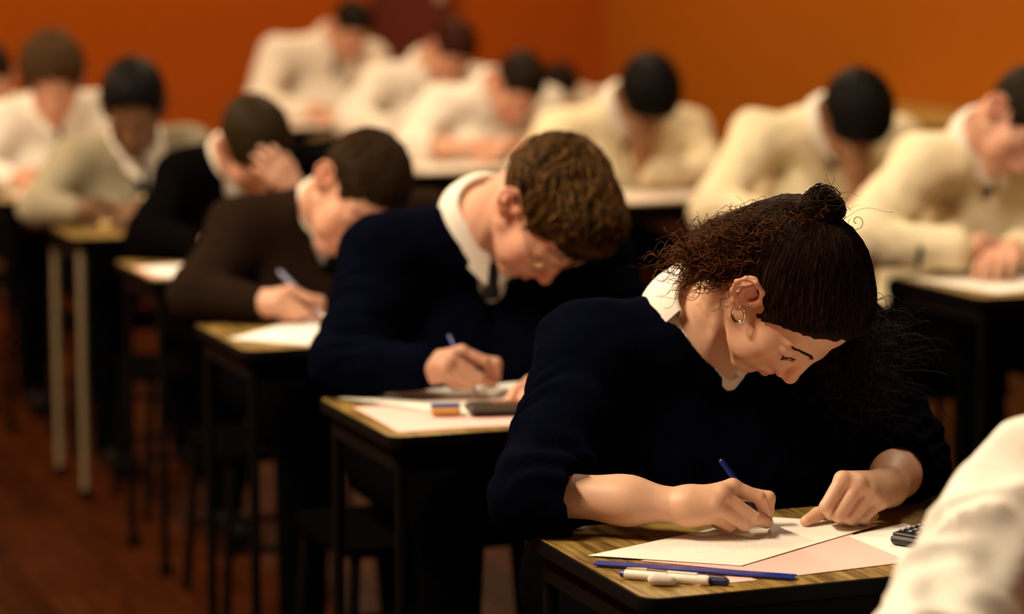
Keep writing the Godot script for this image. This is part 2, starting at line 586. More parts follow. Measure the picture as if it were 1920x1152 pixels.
	pen(PEOPLE.boy5.seat, Vector3(-.045, DESK_Y + .003, .16), Vector3(-.09, .80, .05), black, silver, "dark pen held by the boy in the grey-beige cardigan")

func ruler(seat: Vector2) -> void:
	var a := Vector2(-.300, .222)
	var b := Vector2(-.094, .382)
	var mid := (a + b) / 2.0
	var d := (b - a)
	var g := Geo.new()
	g.box(Vector3(0, .0012, 0), Vector3(d.length(), .0024, .020), .0008)
	var n := base("ruler", seat_at(seat) * Transform3D(Basis(Vector3.UP, -d.angle()), Vector3(mid.x, DESK_Y + .0028, mid.y)), "translucent blue plastic ruler along the near edge of the pink sheet", "ruler")
	var m := plain(Color(.012, .035, .26), .18)
	part("blade", g, m, n)
	g = Geo.new()
	for i in 52:
		var h := .007 if i % 10 == 0 else .005 if i % 5 == 0 else .003
		g.box(Vector3((i - 25.5) * .005, .00245, -.0095 + h / 2), Vector3(.0004, .0002, h), .00004)
	part("scale_marks", g, plain(Color(.25, .28, .45), .5), n).set_meta("kind", "stuff")

func marker(seat: Vector2) -> void:
	var a := Vector3(-.297, DESK_Y + .0062, .297)
	var b := Vector3(-.208, DESK_Y + .0062, .371)
	var y := (b - a).normalized()
	var x := Vector3.UP
	var n := base("marker_pen", seat_at(seat) * Transform3D(Basis(x, y, x.cross(y)), a), "thick white marker pen with blue end caps near the desk corner", "pen", "pens and pencils")
	var l := (b - a).length()
	var r := .0060
	var white := plain(Color(.80, .77, .69), .35)
	var g := Geo.new()
	g.lathe([Vector2(r * .8, .006), Vector2(r, .007), Vector2(r, l * .52), Vector2(r * .93, l * .525)], 20)
	part("barrel", g, white, n)
	g = Geo.new()
	g.lathe([Vector2(r * .93, l * .535), Vector2(r * 1.08, l * .54), Vector2(r * 1.10, l * .97), Vector2(r * .9, l), Vector2(r * .75, l - .001)], 20)
	var cap := part("cap", g, white, n)
	g = Geo.new()
	g.box(Vector3(r * 1.25, l * .70, 0), Vector3(.002, l * .34, .004), .0008)
	part("clip", g, white, cap)
	g = Geo.new()
	g.lathe([Vector2(0, 0), Vector2(r * .6, .0005), Vector2(r * .78, .002), Vector2(r * .8, .007)], 20)
	part("end_plug", g, plain(Color(.012, .02, .16), .3), n)
	g = Geo.new()
	g.lathe([Vector2(r * .75, l - .001), Vector2(r * .5, l - .004), Vector2(0, l - .004)], 20)
	part("cap_end", g, plain(Color(.20, .17, .15), .5), n)
	var blue := plain(Color(.010, .016, .075), .3)
	pen(seat, Vector3(-.262, DESK_Y + .0055, .318), Vector3(-.187, DESK_Y + .0055, .384), blue, plain(Color(.6, .5, .4), .3, .8), "dark blue pen tucked behind the white marker", .0048)

func calculator(seat: Vector2) -> void:
	var n := base("calculator", seat_at(seat) * Transform3D(Basis(Vector3.UP, deg_to_rad(-62.0)), Vector3(.178, DESK_Y + .0026, .262)), "black pocket calculator with rows of keys on the girl's white sheet", "calculator")
	var g := Geo.new()
	g.box(Vector3(0, .0065, 0), Vector3(.072, .013, .125), .004)
	part("case", g, plain(Color(.010, .010, .012), .4), n)
	g = Geo.new()
	g.box(Vector3(0, .0145, .002), Vector3(.066, .004, .116), .0015)
	part("faceplate", g, plain(Color(.016, .016, .018), .35), n)
	g = Geo.new()
	g.box(Vector3(0, .0168, -.040), Vector3(.056, .001, .020), .0004)
	part("display", g, plain(Color(.12, .14, .10), .15), n)
	g = Geo.new()
	g.box(Vector3(0, 0, 0), Vector3(.0085, .0035, .0065), .0012)
	var key := g.mesh(plain(Color(.035, .035, .040), .4))
	g = Geo.new()
	g.box(Vector3(0, 0, 0), Vector3(.0035, .0004, .0030), .0001)
	var print_mark := g.mesh(plain(Color(.45, .44, .42), .6))
	for r in 6:
		for c in 5:
			var o := MeshInstance3D.new()
			o.name = "key"
			o.mesh = key
			o.position = Vector3((c - 2) * .0122, .0178, -.020 + r * .0135)
			n.add_child(o, true)
			var p := MeshInstance3D.new()
			p.name = "key_print"
			p.mesh = print_mark
			p.position = Vector3(0, .0018, 0)
			o.add_child(p, true)

# ---------------------------------------------------------------- who sits where: the key of the joints and how labels name the person
const WHO := [
	["girl", "girl with the knotted curly hair"], ["boy2", "boy in glasses"], ["boy3", "boy in the brown blazer"], ["boy4", "boy in black resting his head on his hand"], ["boy5", "boy in the grey-beige cardigan"],
	["boy6", "tousled boy in a cream shirt and dark tie"], ["boy7", "student cut off by the left edge"], ["cream2", "boy in the cream sweater at the right edge"], ["cream3", "black-haired boy in cream sweater right of centre"], ["cream4", "black-haired boy in cream sweater behind the boy in glasses"],
	["shirt5", "boy in the bright cream shirt with bare forearms"], ["shirt6", "student in a pale shirt before the dark red door"], ["shirt7", "student in a white shirt at the very back"], ["shirt8", "student half hidden behind the cream sweater"], ["white0", "student whose white sleeve fills the near right corner"],
]

func build_people() -> void:
	var navy := {"collar_mat": mat_shirt, "trousers": mat_trousers, "skin": mat_pink_skin, "top": mat_navy, "tie_mat": mat_tie}
	var boy := {"collar": {"radius": .061, "stand": .032, "back": .042, "point": .075, "slope": 1.05, "gap": .12, "dip": .030, "follow": .7, "lift": .040}}
	boy.merge(navy)
	var with := func(o: Dictionary) -> Dictionary:
		o.merge(boy)
		return o
	var planned := []
	planned.append([plan("girl", with.call({
		"female": true, "fine": .0022, "coarse": .0062, "skin": mat_light_skin, "brow": Color(.016, .007, .004), "brow_thick": .0005, "brow_count": 170,
		"rsleeve": .20, "lsleeve": .35, "cuff": .056, "loose": .004, "sleeve_cut": true, "vtip": Vector3(.025, .884, -.054), "shirt_tip": Vector3(.024, .898, -.056), "vwide": .084, "opening": .060, "crease": .007, "crease_scale": 10.0, "ruck": .0042,
		"collar": {"radius": .064, "stand": .030, "back": .070, "point": .104, "slope": 1.05, "gap": 1.30, "dip": .016, "follow": .5, "lift": .050, "sweep": .0},
		"hair_cell": .004, "hair_rough": .003, "hair_scale": 70.0, "hair_tint": Color(.014, .006, .0035), "strands": girl_strands})), "girl in a navy sweater with curly brown hair in a small knot, writing"])
	planned.append([plan("boy2", with.call({"brow": Color(.03, .016, .008), "brow_thick": .0005, "brow_count": 80, "fine": .003, "coarse": .0078, "crease": .008, "crease_scale": 10.0, "tie": true, "hair": {"thick": .010, "tufts": [[Vector3(0, .10, .045), Vector3(.070, .036, .05)], [Vector3(0, .07, .080), Vector3(.055, .03, .024)]]}, "hair_tint": Color(.012, .006, .003), "strands": wavy_strands})), "boy in navy sweater and thin-rimmed glasses with wavy brown hair, bent over his paper"])
	planned.append([plan("boy3", with.call({"vdrop": .17, "collar": {"radius": .060, "stand": .016, "back": .020, "point": .055, "slope": 1.3, "gap": .12, "dip": .030, "follow": .7, "lift": .036}, "brow": Color(.02, .011, .007), "brow_thick": .0006, "brow_count": 60, "fine": .004, "coarse": .011, "tie": true, "top": mat_blazer, "top_name": "blazer", "hair_tint": Color(.022, .012, .007), "strands": short_strands})), "boy in a dark brown blazer with short hair, holding a pen"])
	planned.append([plan("boy4", with.call({"hand": .95, "collar": {"radius": .060, "stand": .018, "back": .024, "point": .055, "slope": 1.3, "gap": .12, "dip": .030, "follow": .7, "lift": .036}, "fine": .0045, "coarse": .012, "top": mat_black, "ldir": Vector3(-.55, .75, .1), "lback": Vector3(.2, .15, 1.0), "hair_tint": Color(.022, .012, .007)})), "boy in a black sweater with his hand against his forehead"])
	planned.append([plan("boy5", with.call({"fine": .0045, "coarse": .012, "tie": true, "top": mat_grey_wool, "top_name": "cardigan", "skin": mat_brown_skin, "hair": {"thick": .016}, "hair_tint": Color(.006, .005, .005)})), "boy in a grey-beige cardigan, white shirt and dark tie with black hair"])
	planned.append([plan("boy6", with.call({"fine": .005, "coarse": .012, "tie": true, "vneck": false, "top": mat_white, "top_name": "shirt", "hair": {"thick": .026}, "hair_rough": .012, "hair_tint": Color(.05, .024, .009)})), "boy with tousled brown hair in a cream shirt and dark tie at far left"])
	planned.append([plan("boy7", with.call({"fine": .006, "coarse": .014, "vneck": false, "top": mat_white, "top_name": "shirt", "hair_tint": Color(.012, .008, .006)})), "dark-haired student mostly cut off by the left edge of the picture"])
	planned.append([plan("cream2", with.call({"fine": .004, "coarse": .010, "tie": true, "top": mat_cream, "hair_tint": Color(.012, .008, .006), "loose": .010, "cuff": .046, "crease": .010, "crease_scale": 6.0})), "boy in a cream knitted sweater with pale collar, cut off by the right edge"])
	planned.append([plan("cream3", with.call({"fine": .0045, "coarse": .011, "tie": true, "top": mat_cream, "ldir": Vector3(-.1, 1, .1), "lback": Vector3(.3, 0, 1.0), "hair": {"thick": .019}, "hair_tint": Color(.005, .004, .004), "loose": .008, "crease": .012, "crease_scale": 6.0, "skin": mat_tan_skin})), "black-haired boy in a cream sweater, chin on his hand, right of centre"])
	planned.append([plan("cream4", with.call({"fine": .0045, "coarse": .012, "tie": true, "top": mat_cream, "ldir": Vector3(-.1, 1, .0), "lback": Vector3(.3, 0, 1.0), "hair": {"thick": .019}, "hair_tint": Color(.005, .004, .004), "loose": .006, "crease": .010, "skin": mat_tan_skin})), "black-haired boy in a cream sweater above the boy in glasses"])
	planned.append([plan("shirt5", with.call({"fine": .005, "coarse": .012, "vneck": false, "top": mat_white, "top_name": "shirt", "rsleeve": .35, "lsleeve": .35, "cuff": .056, "sleeve_cut": true, "hair_tint": Color(.014, .010, .007), "loose": .010, "crease": .010})), "boy in a bright cream shirt with rolled sleeves leaning low over his desk"])
	planned.append([plan("shirt6", with.call({"fine": .006, "coarse": .013, "vneck": false, "top": mat_white, "top_name": "shirt", "hair_tint": Color(.035, .008, .004), "loose": .008, "crease": .010})), "reddish-haired student in a pale shirt before the dark red door"])
	planned.append([plan("shirt7", with.call({"fine": .006, "coarse": .013, "vneck": false, "tie": true, "top": mat_white, "top_name": "shirt", "hair_tint": Color(.014, .010, .007), "loose": .008, "crease": .010})), "student in a white shirt at the back, sitting highest before the orange wall"])
	planned.append([plan("shirt8", with.call({"fine": .006, "coarse": .014, "vneck": false, "top": mat_white, "top_name": "shirt", "hair_tint": Color(.012, .008, .006)})), "student half hidden between two cream sweaters in the back"])
	planned.append([plan("white0", with.call({"fine": .006, "coarse": .009, "vneck": false, "top": mat_white, "top_name": "shirt", "hair_tint": Color(.03, .015, .008), "loose": .010, "crease": .016, "crease_scale": 8.0, "ruck": .0045})), "student whose large white shirt sleeve fills the near right corner"])
	var group := WorkerThreadPool.add_group_task(func(i: int) -> void: jobs[i].build(), jobs.size(), -1, true)
	WorkerThreadPool.wait_for_group_task_completion(group)
	print("shapes built ", Time.get_ticks_msec())
	for p: Array in planned:
		var n := finish(p[0], p[1], "students writing an exam")
		if p[0].key == "girl":
			earring(p[0], n)
		if p[0].key == "cream2":
			cuff_patch(p[0], n)
		if p[0].key == "boy2":
			glasses(p[0], n)
	print("people done ", Time.get_ticks_msec())

func wavy_strands(g: Geo, rec: Dictionary) -> void:
	var rng := RandomNumberGenerator.new()
	rng.seed = 23
	var whorl := Vector3(.01, .095, -.075)
	for i in 900:
		var w := rng.randf_range(-2.3, 2.3)
		var to := hairline(absf(w) / 2.3, signf(w)) + Vector3(0, -.012, .004)
		g.tint = hair_tone(rng, Color(.014, .0065, .003), Color(.24, .120, .036), .16)
		var from := whorl.lerp(to, rng.randf_range(0.0, .55))
		var l := lock(from, to, rng.randf_range(.008, .018), rng.randf_range(.05, .12), rng.randf_range(1.4, 2.6), w * 5.0 + rng.randf() * .9, 18)
		g.strand(drape(rec.hair, rec.frame, l, rng.randf_range(.0005, .006)), .0019, .0008)

func short_strands(g: Geo, rec: Dictionary) -> void:
	var rng := RandomNumberGenerator.new()
	rng.seed = 29
	var whorl := Vector3(.01, .095, -.075)
	for i in 700:
		var w := rng.randf_range(-2.3, 2.3)
		var to := hairline(absf(w) / 2.3, signf(w)) + Vector3(0, -.012, .004)
		g.tint = hair_tone(rng, Color(.016, .008, .004), Color(.06, .032, .014), .25)
		var from := whorl.lerp(to, rng.randf_range(0.0, .8))
		g.strand(drape(rec.hair, rec.frame, lock(from, to, .01, .012, .6, rng.randf() * TAU, 8, .6), rng.randf_range(.0004, .003)), .0012, .0006)

# ---------------------------------------------------------------- people
var jobs: Array[Field] = []

func new_field(cell: float, f := Transform3D(), s := 1.0) -> Field:
	var o := Field.new(cell, f, s)
	jobs.append(o)
	return o

func ear_turn(s: float) -> Basis:
	return Basis(Vector3.UP, -.42 * s) * Basis(Vector3.RIGHT, -.42)

func ear_point(s: float, y: float, z: float, x := 0.0) -> Vector3:
	return Vector3(.069 * s, .000, -.008) + ear_turn(s) * Vector3((.006 + x) * s, y, z) * 1.08

# skull, face and ears in the head's own axes: x to the person's left, y to the crown, z to the nose, zero between the ears
func head_shape(f: Field, female: bool) -> void:
	f.ball(Vector3(0, .036, -.010), Vector3(.072, .084, .091), .02)
	f.ball(Vector3(0, .048, .030), Vector3(.060, .056, .054), .02)
	f.ball(Vector3(0, -.018, .038), Vector3(.056, .072, .048), .02)
	for s: float in [-1.0, 1.0]:
		f.cone(Vector3(.050 * s, -.048, .008), Vector3(.016 * s, -.094, .070), .015, .012, .028)
		f.ball(Vector3(.040 * s, -.016, .056), Vector3(.021, .017, .022), .02)
		f.ball(Vector3(.033 * s, -.048, .056), Vector3(.023, .027, .026), .02)
	f.ball(Vector3(0, -.093, .079), Vector3(.018, .0145, .0125), .015)
	f.ball(Vector3(0, -.060, .070), Vector3(.026, .026, .026), .015)
	for s: float in [-1.0, 1.0]:
		f.cone(Vector3(.010 * s, .027, .085), Vector3(.042 * s, .029, .066), .008, .009, .014)
	for s: float in [-1.0, 1.0]:
		f.ball(Vector3(.030 * s, .013, .100), Vector3(.019, .012, .0165), .016, true)
	for s: float in [-1.0, 1.0]:
		f.ball(Vector3(.031 * s, .009, .0712), Vector3(.0165, .0135, .0130), .006)
	f.cone(Vector3(0, .022, .088), Vector3(0, -.024, .108), .0075, .0088, .012)
	for s: float in [-1.0, 1.0]:
		f.cone(Vector3(.009 * s, .014, .080), Vector3(.0135 * s, -.030, .0885), .0075, .0085, .014)
	f.ball(Vector3(0, -.029, .1095), Vector3(.0105, .0095, .0105), .008)
	for s: float in [-1.0, 1.0]:
		f.ball(Vector3(.0115 * s, -.034, .098), Vector3(.0068, .0072, .010), .005)
		f.ball(Vector3(.0062 * s, -.042, .101), Vector3(.0034, .0045, .0055), .003, true)
	f.cone(Vector3(0, -.045, .093), Vector3(0, -.056, .0945), .006, .005, .008)
	for s: float in [-1.0, 1.0]:
		f.cone(Vector3(.004 * s, -.0585, .0965), Vector3(.021 * s, -.0635, .085), .0048, .0026, .005)
		f.cone(Vector3(.0 * s, -.0690, .0950), Vector3(.018 * s, -.0660, .085), .0060, .0030, .005)
	for s: float in [-1.0, 1.0]:
		f.cone(Vector3(0, -.0637, .1035), Vector3(.022 * s, -.0645, .0895), .0016, .0014, .003, true)
	for s: float in [-1.0, 1.0]:
		var e := ear_turn(s)
		var p := func(y: float, z: float, x := 0.0) -> Vector3: return ear_point(s, y, z, x)
		f.flat(p.call(.014, -.008, -.0055), p.call(-.012, -.004, -.0045), .0175, .010, e * Vector3(s, 0, .1), .40, .006)
		var rim := [[-.004, .008, .0], [.012, .012, .002], [.027, .006, .004], [.033, -.008, .005], [.028, -.021, .006], [.013, -.027, .006], [-.004, -.023, .005], [-.016, -.013, .003], [-.024, -.004, .001]]
		for i in rim.size() - 1:
			var t := lerpf(.0030, .0044, absf(i - 4) / 4.0) if i < 7 else .0058
			f.cone(p.call(rim[i][0], rim[i][1], rim[i][2]), p.call(rim[i + 1][0], rim[i + 1][1], rim[i + 1][2]), t, t, .003)
		var inner := [[.020, -.010], [.008, -.0155], [-.006, -.013], [-.013, -.004]]
		for i in 3:
			f.cone(p.call(inner[i][0], inner[i][1], .002), p.call(inner[i + 1][0], inner[i + 1][1], .002), .0030, .0030, .003)
		f.ball(p.call(-.004, .004, .002), Vector3(.0035, .0055, .0035), .003)

func head_frame(j: Dictionary) -> Transform3D:
	var u: Vector3 = j.up
	var w: Vector3 = j.forward
	return Transform3D(Basis(u.cross(w).normalized(), u, w) * float(j.size), j.head)

func torso_axes(j: Dictionary) -> Dictionary:
	var m: Vector3 = (j.rsh + j.lsh) * 0.5
	var across: Vector3 = (j.lsh - j.rsh).normalized()
	var pelvis := Vector3(m.x * 0.7, .555, -.42)
	var up := (m - pelvis).normalized()
	var out := across.cross(up).normalized()
	up = out.cross(across).normalized()
	return {"m": m, "across": across, "pelvis": pelvis, "up": up, "out": out, "mid": (pelvis + m) * .5 - out * .055}

func torso_shape(f: Field, j: Dictionary, t: Dictionary, g: float, whole := true) -> void:
	if whole:
		f.flat(t.pelvis, t.mid, .165 + g, .160 + g, t.out, .72, .03)
	f.flat(t.mid, t.m - t.up * .075, .160 + g, .150 + g, t.out, .70, .06)
	f.cone(j.rsh, j.lsh, .060 + g, .060 + g, .06)
	f.cone(j.rsh, j.neck - t.up * .015, .058 + g, .060 + g, .05)
	f.cone(j.lsh, j.neck - t.up * .015, .058 + g, .060 + g, .05)

# finger joints of one hand; rows as in WRITING_HAND
func hand_shape(f: Field, h: Dictionary, s: float, elbow: Vector3, arm: float) -> void:
	var w: Vector3 = h.wrist[0]
	var fore := (elbow - w)
	f.flat(w, w + fore * .40, .0275 * s, arm * .90, Vector3(0, .94, .34), .86, .02)
	f.cone(w + fore * .40, elbow, arm * .88, arm, .03)
	for n: String in ["index", "middle", "ring", "pinky"]:
		var m: Vector3 = h[n][0]
		f.cone(w, m, .0205 * s, .0125 * s, .016)
	var t: Array = h.thumb
	f.cone(w, t[0], .019 * s, .0165 * s, .014)
	f.cone(t[0], t[1], .0165 * s, .0115 * s, .012)
	f.cone(t[1], t[2], .0112 * s, .0098 * s, .005)
	f.cone(t[2], t[3], .0100 * s, .0082 * s, .004)
	var thick := {"index": 1.0, "middle": 1.03, "ring": .98, "pinky": .87}
	for n: String in thick:
		var q: Array = h[n]
		var r: float = thick[n] * s
		f.cone(q[0], q[1], .0112 * r, .0096 * r, .0045)
		f.cone(q[1], q[2], .0098 * r, .0083 * r, .002)
		f.cone(q[2], q[3], .0084 * r, .0070 * r, .002)

func moved_hand(h: Dictionary, wrist: Vector3, s: float, turn: Basis) -> Dictionary:
	var from: Vector3 = h.wrist[0]
	var out := {}
	for n: String in h:
		var row := []
		for p: Vector3 in h[n]:
			row.append(wrist + turn * (p - from) * s)
		out[n] = row
	return out

# a relaxed open hand: along the fingers, out of its back, towards the thumb
func open_hand(wrist: Vector3, along: Vector3, back: Vector3, s: float, left: bool, curl := 1.0) -> Dictionary:
	along = along.normalized()
	var side := along.cross(back).normalized() * (-1.0 if left else 1.0)
	back = (side.cross(along) * (-1.0 if left else 1.0)).normalized()
	var at := func(x: float, y: float, z: float) -> Vector3: return wrist + (along * x + back * y - side * z) * s
	var out := {"wrist": [wrist]}
	var k := {"index": [.086, .026, 1.0], "middle": [.090, .006, 1.08], "ring": [.085, -.014, 1.0], "pinky": [.076, -.031, .8]}
	for n: String in k:
		var x: float = k[n][0]
		var z: float = k[n][1]
		var l: float = k[n][2]
		out[n] = [at.call(x, .004, z), at.call(x + .040 * l, .003 - .004 * curl, z * 1.15), at.call(x + (.040 + .020 * (2.0 - curl) * .62 + .006) * l, -.014 * curl * l, z * 1.2), at.call(x + (.052 + .010 * (2.0 - curl)) * l, -.032 * curl * l, z * 1.2)]
	out["thumb"] = [at.call(.026, -.006, .028), at.call(.060, -.014, .048), at.call(.088, -.018, .052), at.call(.110, -.022, .048)]
	return out

func skin_paint(frame: Transform3D) -> Callable:
	var inv := frame.affine_inverse()
	return func(p: Vector3) -> Color:
		var q := inv * p
		if q.z < .03 and absf(q.x) < .06: return Color.WHITE
		q.x = absf(q.x)
		var c := Color.WHITE
		# lips, then the flush of cheeks, nose and ears
		var lip := maxf(0.0, 1.0 - Vector3((q.x) / .023, (q.y + .0638) / .0105, (q.z - .094) / .022).length())
		c = c.lerp(Color(.72, .42, .38), clampf(lip * 3.0, 0.0, 1.0) * .8)
		var cheek := exp(-(pow((q.x - .042) / .018, 2) + pow((q.y + .028) / .02, 2)))
		var nose := exp(-(q - Vector3(0, -.03, .11)).length_squared() / .0003)
		var ear := smoothstep(.069, .079, q.x)
		return c * Color(1, 1, 1).lerp(Color(1.0, .74, .68), clampf(cheek * .55 + nose * .5 + ear * .7, 0.0, 1.0))

# a turned-down shirt collar about the neck: o holds radius, stand, leaf lengths and how far the leaf stands off
func collar(j: Dictionary, t: Dictionary, o: Dictionary) -> Geo:
	var g := Geo.new()
	var fr := head_frame(j)
	var axis: Vector3 = ((fr * Vector3(0, -.04, -.02)) - j.neck).normalized()
	axis = (axis * o.get("follow", .6) + t.up).normalized()
	var out: Vector3 = (t.out - axis * axis.dot(t.out)).normalized().rotated(axis, o.get("yaw", 0.0))
	var left := axis.cross(out)
	var c: Vector3 = j.neck + axis * o.get("lift", .0) + out * o.get("ahead", 0.0)
	var rows := []
	var count := 48
	var gap: float = o.get("gap", .25)
	var profile := 7
	for r in profile:
		rows.append([])
	for i in count + 1:
		var s := lerpf(-1.0, 1.0, float(i) / count)
		var w := s * (PI - gap)
		var front := pow(absf(s), 3.0)
		var radial := -out * cos(w) + left * sin(w)
		var dip: float = o.get("dip", .03) * pow(absf(s), 2.0)
		var top: float = o.stand - dip
		var leaf: float = lerpf(o.back, o.point, pow(absf(s), 5.0))
		var rad: float = o.radius + .01 * sin(w * 3.0) * .2
		var slope: float = o.get("slope", .9)
		var dir := (radial * cos(slope) - axis * sin(slope))
		dir = (dir + out * o.get("sweep", .5) * front).normalized()
		var fold := c + radial * rad + axis * top
		rows[0].append(c + radial * (rad - .002) + axis * (top - .035))
		rows[1].append(c + radial * (rad - .001) + axis * (top - .012))
		rows[2].append(fold - axis * .002)
		rows[3].append(fold + radial * .004 + axis * .0015)
		rows[4].append(fold + radial * .008 - axis * .002)
		rows[5].append(fold + radial * .008 - axis * .002 + dir * leaf * .5 + radial * .004)
		rows[6].append(fold + radial * .008 - axis * .002 + dir * leaf)
	g.sheet(rows, .0016)
	return g

func hair_cap(f: Field, o: Dictionary) -> void:
	var g: float = o.get("thick", .010)
	f.ball(Vector3(0, .042, -.012), Vector3(.072 + g, .083 + g, .092 + g), .02)
	for b: Array in o.get("tufts", []):
		f.ball(b[0], b[1], .03)
	f.ball(Vector3(0, -.034, .092), Vector3(.094, .106, .078), .010, true)
	f.ball(Vector3(0, -.118, -.005), Vector3(.11, .072, .12), .012, true)
	for s: float in [-1.0, 1.0]:
		f.ball(Vector3(.086 * s, -.010, .010), Vector3(.032, .040, .030), .010, true)

# strands that lie on the skull from one direction to another
func lock(from: Vector3, to: Vector3, lift: float, wave: float, turns: float, phase: float, steps: int, tail := 1.0) -> PackedVector3Array:
	var pts := PackedVector3Array()
	var c := Vector3(0, .042, -.012)
	var r := Vector3(.072, .083, .092)
	var a := (from - c) / r
	var b := (to - c) / r
	a = a.normalized()
	b = b.normalized()
	var side := a.cross(b).normalized()
	for i in steps:
		var t := float(i) / (steps - 1)
		var q := a.slerp(b, t * tail)
		q = (q + side * wave * sin(t * turns * TAU + phase)).normalized()
		pts.append(c + q * (r + Vector3.ONE * (lift * sin(PI * clampf(t * 1.1 + .05, 0.0, 1.0)) + lift * .35 + wave * .03 * cos(t * turns * TAU + phase))))
	return pts

func curl(from: Vector3, by: Vector3, sag: Vector3, rad: float, turns: float, phase: float, steps: int) -> PackedVector3Array:
	var pts := PackedVector3Array()
	var dir := by.normalized()
	var side := dir.cross(Vector3(.3, .2, .93)).normalized()
	var up := dir.cross(side)
	for i in steps:
		var t := float(i) / (steps - 1)
		var w := t * turns * TAU + phase
		pts.append(from + by * t + sag * t * t + (side * cos(w) + up * sin(w)) * rad * minf(1.0, t * 4.0 + .15))
	return pts

# brings a point onto the skin
func snap(f: Field, p: Vector3) -> Vector3:
	var all := PackedInt32Array(range(f.kind.size()))
	for i in 4:
		var e := f.at(p, all)
		var n := Vector3(f.at(p + Vector3(.001, 0, 0), all) - e, f.at(p + Vector3(0, .001, 0), all) - e, f.at(p + Vector3(0, 0, .001), all) - e).normalized()
		p -= n * e
	return p

# eyebrows and lashes of lowered eyes
func face_hair(rec: Dictionary, n: Node3D, tint: Color, thick: float, many: int) -> void:
	var fr: Transform3D = rec.frame
	var f: Field = rec.head
	var rng := RandomNumberGenerator.new()
	rng.seed = 41
	for s: float in [-1.0, 1.0]:
		var g := Geo.new()
		for i in many:
			var t := rng.randf()
			var q := Vector3(lerpf(.013, .047, t) * s, .0275 + .010 * sin(t * 2.3) - .004 * t + rng.randfn() * .0022 * (1.0 - t * .6), lerpf(.098, .074, t * t))
			var a := snap(f, fr * q)
			var b := snap(f, fr * (q + Vector3(.0065 * s, .0022 - .003 * t, -.002 - .004 * t)))
			var out := (fr.basis * Vector3(.3 * s, .1, 1)).normalized() * .0008
			g.tint = tint.lerp(tint * 2.2, rng.randf() * .5)
			g.strand(PackedVector3Array([a, (a + b) * .5 + out, b + out * .6]), thick, thick * .4)
		part("eyebrow", g, mat_hair, n)
		g = Geo.new()
		g.tint = tint
		var edge := PackedVector3Array()
		for i in 11:
			var t := i / 10.0
			edge.append(snap(f, fr * Vector3(lerpf(.0175, .0465, t) * s, .0045 - .0065 * sin(t * PI), lerpf(.088, .082, t))) + fr.basis * Vector3(0, 0, .0004))
		g.tube(edge, PackedFloat32Array([.0004, .0006, .0008, .0009, .0010, .0010, .0010, .0010, .0009, .0008, .0005]), 5)
		for i in many / 2:
			var t := rng.randf()
			var p := edge[int(t * 9.0)].lerp(edge[int(t * 9.0) + 1], fmod(t * 9.0, 1.0))
			g.strand(PackedVector3Array([p, p + fr.basis * Vector3(.001 * s, -.0022, .0022), p + fr.basis * Vector3((.001 + .003 * t) * s, -.0034, .0036)]), thick * .5, thick * .2)
		part("eyelashes", g, mat_hair, n)

func earring(rec: Dictionary, n: Node3D) -> void:
	var fr: Transform3D = rec.frame
	var lobe: Vector3 = fr * ear_point(-1.0, -.022, -.004, .004)
	var fwd := (fr.basis * Vector3(-.25, -.55, .6)).normalized()
	var down := Vector3(.05, -1, .1).normalized()
	fwd = (fwd - down * fwd.dot(down)).normalized()
	var g := Geo.new()
	var pts := PackedVector3Array()
	var rad := PackedFloat32Array()
	var c := lobe + down * .0085
	for i in 25:
		var a := lerpf(-.35, TAU - 1.15, i / 24.0)
		pts.append(c - down * cos(a) * .0115 + fwd * sin(a) * .0085)
		rad.append(.0019 + .0004 * sin(i / 24.0 * PI))
	g.tube(pts, rad, 10)
	var m := plain(Color(.84, .80, .70), .15, 1.0)
	var e := part("earring", g, m, n)
	e.set_meta("label", "small metal hoop earring with ball ends")
	for p in [pts[0], pts[24]]:
		g = Geo.new()
		g.frame = Transform3D(Basis(), p)
		var prof := []
		for i in 9:
			prof.append(Vector2(sin(i / 8.0 * PI), -cos(i / 8.0 * PI)) * .0030)
		g.lathe(prof, 12)
		part("ball_end", g, m, e)

func glasses(rec: Dictionary, n: Node3D) -> void:
	var m := plain(Color(.55, .42, .22), .25, .9)
	var lens := StandardMaterial3D.new()
	lens.albedo_color = Color(1, 1, 1, .06)
	lens.roughness = .03
	lens.transparency = BaseMaterial3D.TRANSPARENCY_ALPHA
	var g := Geo.new()
	g.frame = rec.frame
	for s: float in [-1.0, 1.0]:
		var ring := PackedVector3Array()
		var rad := PackedFloat32Array()
		for i in 25:
			var a := TAU * i / 24.0
			ring.append(Vector3((.033 + cos(a) * .0235) * s, .004 + sin(a) * .0205, .1005 - .10 * absf(.033 + cos(a) * .0235)))
			rad.append(.0011)
		g.tube(ring, rad, 6, false)
		g.tube(PackedVector3Array([Vector3(.0565 * s, .008, .0945), Vector3(.068 * s, .010, .084), Vector3(.074 * s, .012, .040), Vector3(.076 * s, .012, .0), Vector3(.074 * s, -.006, -.016)]), PackedFloat32Array([.0012, .0012, .0011, .0011, .0014]), 6)
	g.tube(PackedVector3Array([Vector3(-.010, .008, .099), Vector3(0, .012, .103), Vector3(.010, .008, .099)]), PackedFloat32Array([.0012, .0012, .0012]), 6)
	var e := part("glasses", g, m, n)
	e.set_meta("label", "thin gold-rimmed round glasses")
	for s: float in [-1.0, 1.0]:
		g = Geo.new()
		g.frame = rec.frame
		var mid := g.vert(Vector3(.033 * s, .004, .098), Vector3(0, 0, 1))
		for i in 24:
			var a := TAU * i / 24.0 * s
			g.vert(Vector3((.033 + cos(a) * .0232) * s, .004 + sin(a) * .0202, .0995 - .10 * absf(.033 + cos(a) * .0232)), Vector3(0, 0, 1))
		for i in 24:
			g.tri(mid, mid + 1 + i, mid + 1 + (i + 1) % 24)
		part("lens", g, lens, e)

